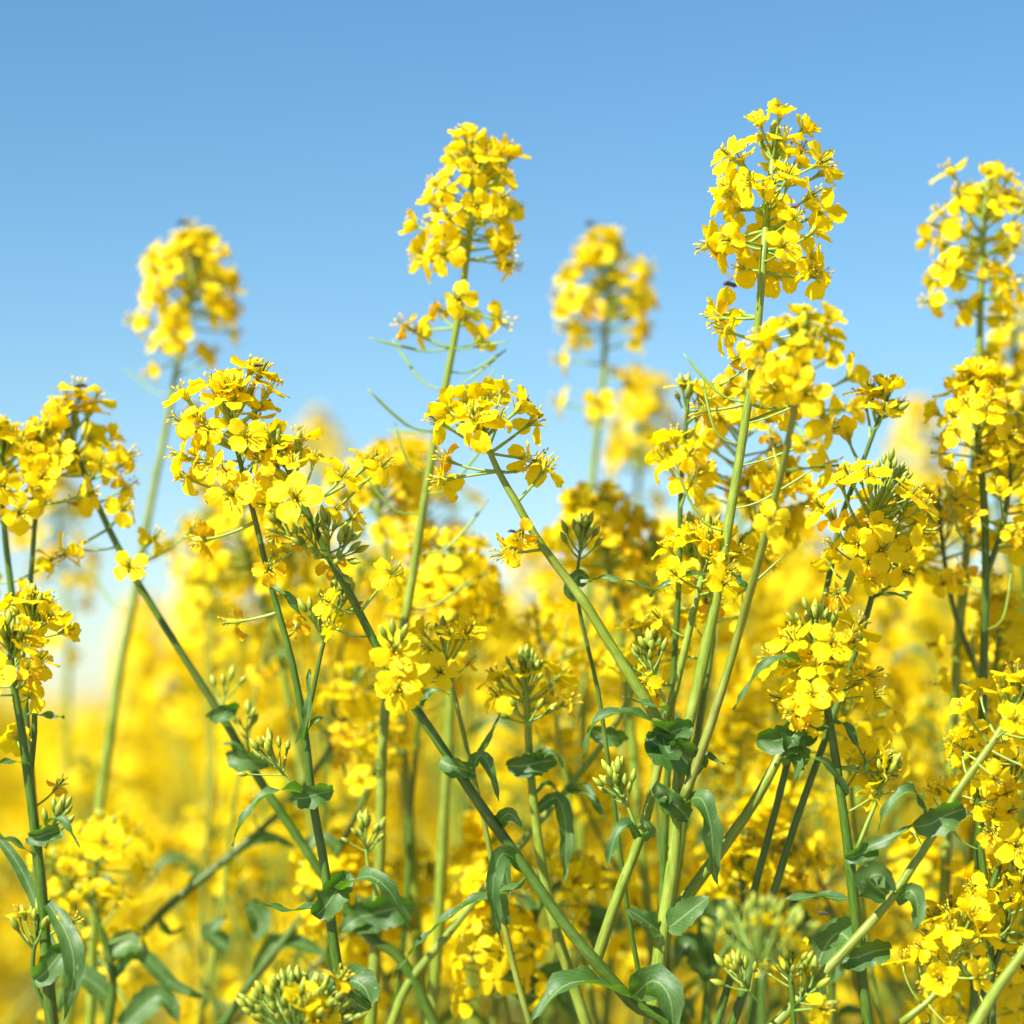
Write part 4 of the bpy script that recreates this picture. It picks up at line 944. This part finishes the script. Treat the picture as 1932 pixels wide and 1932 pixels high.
# ================================================================== THE FIELD BEHIND
fr = random.Random(99)
def head_mb(rng, L, nf, ped):
    ax = [(Vector((0, 0, -0.2)), .001), (Vector((0, 0, 0)), .001)]; mb = MB()
    ax = catmull(ax, .02)
    for k, p, d, l, cl in raceme_items(ax, rng, L=L, nf=nf, nb=5, ped=ped, ang=(0.5, 1.5)):
        if k == 'bud': 
            b = MB(); ellipsoid(b, p + d * l, d, .006, .0014, M_BUD, 3, 4); mb.add(b); continue
        Lm = min(LENS_MM, key=lambda q: abs(q - l * 1000)); v = rng.choice(FLOW[cl if cl != 'old' else 'droop', Lm])
        mb.add(v['lo'], Matrix.Translation(p) @ rot_to(d, Vector((rng.uniform(-.3, .3), rng.uniform(-.3, .3), 1))))
    return mb
HEADS = [head_mb(fr, fr.uniform(.035, .075), fr.randint(26, 42), (0.012, 0.025)) for _ in range(8)]
HEADM = [h_.mesh('flower_head') for h_ in HEADS]
class Tmpl: pass
def template(k, detail):
    """a plant about 1.25 m tall at the origin: (name, mesh, matrix, kind) list"""
    rng = random.Random(500 + k); parts = []
    H = 1.19; top = Vector((rng.uniform(-.08, .08), rng.uniform(-.08, .08), H))
    main = catmull([(Vector((0, 0, -.02)), .006), (Vector((rng.uniform(-.02, .02), 0, .5)), .0045), (Vector((top.x * .4, top.y * .4, .9)), .003), (top, .0012)], .08)
    mbs = MB(); tube(mbs, main, 5, M_STEM); axes = [main]
    brs = []
    for i in range(9):
        z = rng.uniform(.48, 1.0); a = axis_z(main, z); th = i * 2.4 + rng.random(); r_ = rng.uniform(.06, .17)
        zt = min(H - .02, z + rng.uniform(.16, .34)); e_ = Vector((a.x + math.cos(th) * r_, a.y + math.sin(th) * r_, zt))
        br = catmull([(a, .0022), (a.lerp(e_, .45) + Vector((math.cos(th), math.sin(th), -.3)) * .02, .0018), (e_, .0010)], .05)
        mb = MB(); tube(mb, br, 4, M_STEM, cap=False); brs.append(mb); axes.append(br)
    lv = []
    for i in range(9):
        z = rng.uniform(.25, 1.05); a = axis_z(main, z); th = i * 2.1 + rng.random(); l = rng.uniform(.04, .11) * (1.2 - .5 * z)
        dv = Vector((math.cos(th), math.sin(th), 0))
        lv.append(leaf_mb([a, a + dv * l * .5 + Vector((0, 0, l * .3)), a + dv * l + Vector((0, 0, -l * .15))], .006 + .012 * (1.1 - z) + .002, Vector((0, 0, 1)), mi=M_FLEAF, nu=2, step=.02, seed=i))
    heads = []
    for ax in axes:
        p, q = ax[-1][0], ax[-2][0]; d = ((p - q).normalized() + Vector((0, 0, .6))).normalized()
        hi = rng.randrange(len(HEADS)); M = Matrix.Translation(p - d * .0) @ rot_to(d, Vector((rng.uniform(-1, 1), rng.uniform(-1, 1), 0))); s_ = rng.uniform(.75, 1.05)
        heads.append((hi, M @ Matrix.Diagonal((s_, s_, s_, 1))))
    if detail == 2:
        parts.append(('stem', mbs.mesh('stem'), None, None))
        for mb in brs: parts.append(('branch', mb.mesh('branch'), None, None))
        for mb in lv: parts.append(('leaf', mb.mesh('leaf'), None, None))
        for hi, M in heads: parts.append(('flower_head', HEADM[hi], M, 'stuff'))
    elif detail == 1:
        for mb in brs: mbs.add(mb)
        parts.append(('stem', mbs.mesh('stem'), None, None))
        f_ = MB()
        for mb in lv: f_.add(mb)
        parts.append(('foliage', f_.mesh('foliage'), None, 'stuff'))
        for hi, M in heads: parts.append(('flower_head', HEADM[hi], M, 'stuff'))
    else:
        for mb in brs + lv: mbs.add(mb)
        for hi, M in heads: mbs.add(HEADS[hi], M)
        parts.append(('rapeseed_plant', mbs.mesh('rapeseed_plant'), None, None))
    return parts
def axis_z(ax, z): return min(ax, key=lambda q: abs(q[0].z - z))[0].copy()
TM = {d_: [template(k + 10 * d_, d_) for k in range(5)] for d_ in (0, 1, 2)}

SKY = [(-200, 1000), (0, 1060), (120, 1100), (240, 1180), (330, 1150), (380, 1000), (480, 960), (640, 900), (760, 870), (850, 900), (880, 1030), (950, 1120), (1030, 1160), (1060, 960), (1150, 920), (1250, 900),
       (1400, 860), (1540, 920), (1620, 1000), (1680, 850), (1760, 800), (1900, 700), (2200, 650)]
def skyline(x):
    if x <= SKY[0][0]: return SKY[0][1]
    for (a_, b_), (c_, d_) in zip(SKY, SKY[1:]):
        if x <= c_: return b_ + (d_ - b_) * (x - a_) / (c_ - a_)
    return SKY[-1][1]
def height_for(x, D, rng):
    y = skyline(x) + (rng.random() ** 1.3) * (120 if D < 2.2 else 220) + max(0, (D - 1.8)) * 90
    z = P(x, y, D).z
    lo = 1.13 + rng.random() * .04; hi = 1.27 + rng.random() * .05
    return max(min(z, hi), min(lo, z + .03))
def place(x3, y3, ztop, detail, rng, label, group):
    parts = rng.choice(TM[detail]); s_ = ztop / 1.215; rz = rng.uniform(0, 6.28)
    M = Matrix.Translation((x3, y3, 0)) @ Matrix.Rotation(rz, 4, 'Z') @ Matrix.Rotation(rng.uniform(-.05, .05), 4, 'X') @ Matrix.Diagonal((s_, s_, s_, 1))
    if detail == 0:
        o = link('rapeseed_plant', parts[0][1], None, M); tag(o, label, 'plant', group); return
    o = link('rapeseed_plant', None, None, M); tag(o, label, 'plant', group)
    for nm, me, m_, kd in parts:
        c_ = link(nm, me, o, m_)
        if kd: c_['kind'] = kd
cells = []
def scatter(y0, y1, dens, halfw):
    """jittered grid"""
    st = 1 / math.sqrt(dens); y = y0
    while y < y1:
        w = halfw(y); x = -w
        while x < w:
            yield x + fr.uniform(-.45, .45) * st, y + fr.uniform(-.45, .45) * st
            x += st
        y += st
n_ind = 0
for x3, y3 in scatter(1.28, 5.2, 27, lambda y: 0.2 * y + 0.28):
    if n_ind >= 235: break
    D = y3; X = 966 + x3 / D / KPX
    if (X < 620 and D < 1.8) or (D < 1.42 and not 1000 < X < 1930): continue
    zt = height_for(X, D, fr)
    det = 2 if D < 2.1 else (1 if D < 3.2 else 0)
    tx_, ty_ = px(Vector((x3, y3, zt)))
    if det == 2: lab, gr = ('blurred many-headed rapeseed plant, top ' + whereabouts(tx_, ty_) if -30 < tx_ < 1960 else 'blurred rapeseed plant of the first rows, standing at the edge of view'), 'rapeseed plants just behind the sharp ones'
    elif det == 1: lab, gr = 'strongly blurred rapeseed plant a few rows back in the yellow field', 'rapeseed plants a few rows back'
    else: lab, gr = 'rapeseed plant melting into the yellow blur of the field far behind', 'rapeseed plants in the yellow blur'
    place(x3, y3, zt, det, fr, lab, gr); n_ind += 1
print('individual field plants', n_ind)

# the rest of the crop: nobody could count it
def crop(name, y0, y1, dens, halfw, nh, nq, qs, skip=None, zr=(.72, 1.27)):
    V = []; F = []; MI = []
    for x3, y3 in scatter(y0, y1, dens, halfw):
        if skip and skip(x3, y3): continue
        top = fr.uniform(1.10, 1.27); 
        b_ = len(V); V += [(x3 - .003, y3, 0), (x3 + .003, y3, 0), (x3 + .002, y3, top), (x3 - .002, y3, top)]; F.append((b_, b_ + 1, b_ + 2, b_ + 3)); MI.append(0)
        b_ = len(V); V += [(x3, y3 - .003, 0), (x3, y3 + .003, 0), (x3, y3 + .002, top), (x3, y3 - .002, top)]; F.append((b_, b_ + 1, b_ + 2, b_ + 3)); MI.append(0)
        for k in range(nh):
            hz = top - (k / nh) ** 1.2 * (top - zr[0]); r_ = fr.uniform(0, .14); th = fr.uniform(0, 6.28)
            c0 = (x3 + math.cos(th) * r_, y3 + math.sin(th) * r_, hz)
            for q in range(nq):
                a_ = Vector((fr.gauss(0, 1), fr.gauss(0, 1), fr.gauss(0, 1))).normalized(); b2 = a_.orthogonal().normalized(); s_ = qs * fr.uniform(.7, 1.3)
                p = Vector((c0[0] + fr.gauss(0, .017), c0[1] + fr.gauss(0, .017), c0[2] - abs(fr.gauss(0, .035))))
                b_ = len(V); c3 = a_.cross(b2)
                V += [(p + b2 * s_)[:], (p + c3 * s_ * .8)[:], (p - b2 * s_)[:], (p - c3 * s_ * .8)[:]]; F.append((b_, b_ + 1, b_ + 2, b_ + 3)); MI.append(1 if q % 7 else 2)
        for q in range(5):
            a_ = Vector((fr.gauss(0, 1), fr.gauss(0, 1), fr.gauss(0, .5))).normalized(); p = Vector((x3, y3, fr.uniform(.2, 1.0))); s_ = fr.uniform(.02, .06)
            b2 = a_.orthogonal().normalized(); b_ = len(V)
            V += [p[:], (p + a_ * s_ * .5 + b2 * s_ * .25)[:], (p + a_ * s_)[:], (p + a_ * s_ * .5 - b2 * s_ * .25)[:]]; F.append((b_, b_ + 1, b_ + 2, b_ + 3)); MI.append(2)
    me = bpy.data.meshes.new(name); me.from_pydata(V, [], F)
    for i in (M_STEM, M_PETAL, M_FLEAF): me.materials.append(MATS[i])
    me.polygons.foreach_set('material_index', MI); me.uv_layers.new(name='UVMap')
    me.uv_layers['UVMap'].data.foreach_set('uv', [0.5, 0.8] * (4 * len(F))); me.update()
    o = link(name, me); tag(o, None, None, None, 'stuff'); return o
inside = lambda x, y: y < 5.15 and abs(x) < 0.2 * y + 0.30
crop('rapeseed_field', 1.5, 9, 15, lambda y: 0.25 * y + 0.9, 6, 20, .0088, skip=inside, zr=(.92, 1.27))
crop('rapeseed_field', 9, 28, 13, lambda y: 0.3 * y + 1.5, 5, 9, .017, zr=(.9, 1.27))

# ================================================================== INSECTS
def simple(name, base, rough, spec=.5, transl=0.0):
    m, nt, out = mat(name); b = nt.nodes.new('ShaderNodeBsdfPrincipled'); b.inputs['Roughness'].default_value = rough
    b.inputs['Specular IOR Level'].default_value = spec
    c = ramp(nt, tnoise(nt, 900, 2, pos(nt)), [(0.3, tuple(v * .6 for v in base)), (.7, base)]); nt.links.new(c, b.inputs['Base Color'])
    if transl:
        t = nt.nodes.new('ShaderNodeBsdfTransparent'); mx = nt.nodes.new('ShaderNodeMixShader'); mx.inputs[0].default_value = transl
        nt.links.new(b.outputs[0], mx.inputs[1]); nt.links.new(t.outputs[0], mx.inputs[2]); nt.links.new(mx.outputs[0], out.inputs[0])
    else: nt.links.new(b.outputs[0], out.inputs[0])
    return m
MATS.append(simple('insect_black', (.035, .025, .03), .35)); M_INS = len(MATS) - 1
MATS.append(simple('insect_wing', (.22, .18, .19), .25, .6, .45)); M_WING = len(MATS) - 1
MATS.append(simple('insect_brown', (.11, .045, .03), .3)); M_BRN = len(MATS) - 1
def insect(name, label, p, head, size, wing_lift, mi=M_INS, group='small insects on the flowers'):
    L = size; o = link(name, None, None, Matrix.Translation(p) @ rot_to(Vector((0, 0, 1)), Vector(head)))
    tag(o, label, 'insect', group)
    mb = MB(); rows = []      # x is forward
    for t, r_, z in ((-.5, .02, .10), (-.42, .10, .12), (-.25, .17, .15), (-.05, .15, .17), (.02, .12, .18), (.12, .18, .20), (.24, .16, .20), (.31, .07, .18), (.36, .13, .17), (.44, .12, .16), (.5, .04, .14)):
        rows.append([(Vector((t * L, math.cos(k * math.pi / 4) * r_ * L, z * L + math.sin(k * math.pi / 4) * r_ * L * .9)), k / 8, t) for k in range(8)])
    mb.grid(rows, mi, closed=True, cap=True); link('body', mb.mesh('body'), o)
    for s_ in (-1, 1):
        w = MB(); rws = []
        for i in range(6):
            t = i / 5; half = .17 * math.sin(math.pi * min(.97, t * .85 + .1)) * L
            c0 = Vector((.12 * L - t * .62 * L, s_ * (.10 + t * .38 * (1 if wing_lift < .6 else .9)) * L, .33 * L + t * wing_lift * L))
            rws.append([(c0 + Vector((half * v, s_ * half * .6 * v, .02 * L * (1 - v * v))), (v + 1) / 2, t) for v in (-1, 0, 1)])
        w.grid(rws, M_WING); link('wing', w.mesh('wing'), o)
        for k, x0 in enumerate((.2, .1, .0)):
            g_ = MB(); fx = (.22, .02, -.24)[k]
            tube(g_, [(Vector((x0 * L, s_ * .1 * L, .12 * L)), .018 * L), (Vector(((x0 + fx * .6) * L, s_ * .34 * L, .22 * L)), .016 * L), (Vector(((x0 + fx) * L, s_ * .42 * L, 0)), .010 * L)], 4, mi)
            link('leg', g_.mesh('leg'), o)
insect('fly', 'small black fly perched on the right top of the sharp left flower head', P(487, 693, 1.05), (1, -.5, 0), .0046, .1)
insect('fly', 'tiny insect in flight with raised wings against the sky left of the tallest stem', P(1378, 542, 1.10), (-.7, -.5, 0), .0075, .75)
insect('beetle', 'brown beetle on the topmost flowers of the tallest plant', P(1469, 206, 1.07), (0.2, -.4, 1), .0058, .02, M_BRN)
insect('beetle', 'dark beetle on the upper right flowers of the tallest plant', P(1500, 393, 1.05), (.6, -.4, .5), .0042, .02, M_BRN)
insect('fly', 'blurred dark fly on top of the leftmost leaning head', P(152, 732, 1.12), (1, 0, 0), .0058, .1)
insect('fly', 'blurred dark fly on top of the tall round head at left', P(345, 424, 1.27), (-1, 0, 0), .0062, .15)
insect('fly', 'blurred dark fly on top of the bun-shaped head at centre', P(1114, 427, 1.31), (1, .2, 0), .0062, .15)
insect('beetle', 'tiny dark beetle on the single hanging flower below the curved branch', P(966, 1005, 1.03), (-1, -.3, .2), .0036, .02, M_INS)
insect('beetle', 'tiny dark beetle flying just below the left flowers of the tallest plant', P(1338, 612, 1.08), (-.5, -.3, 1), .003, .1, M_BRN)
insect('beetle', 'black beetle at the tip of a bud stalk near the bottom right', P(1553, 1727, 1.0), (.8, -.3, -.3), .0042, .02, M_INS)
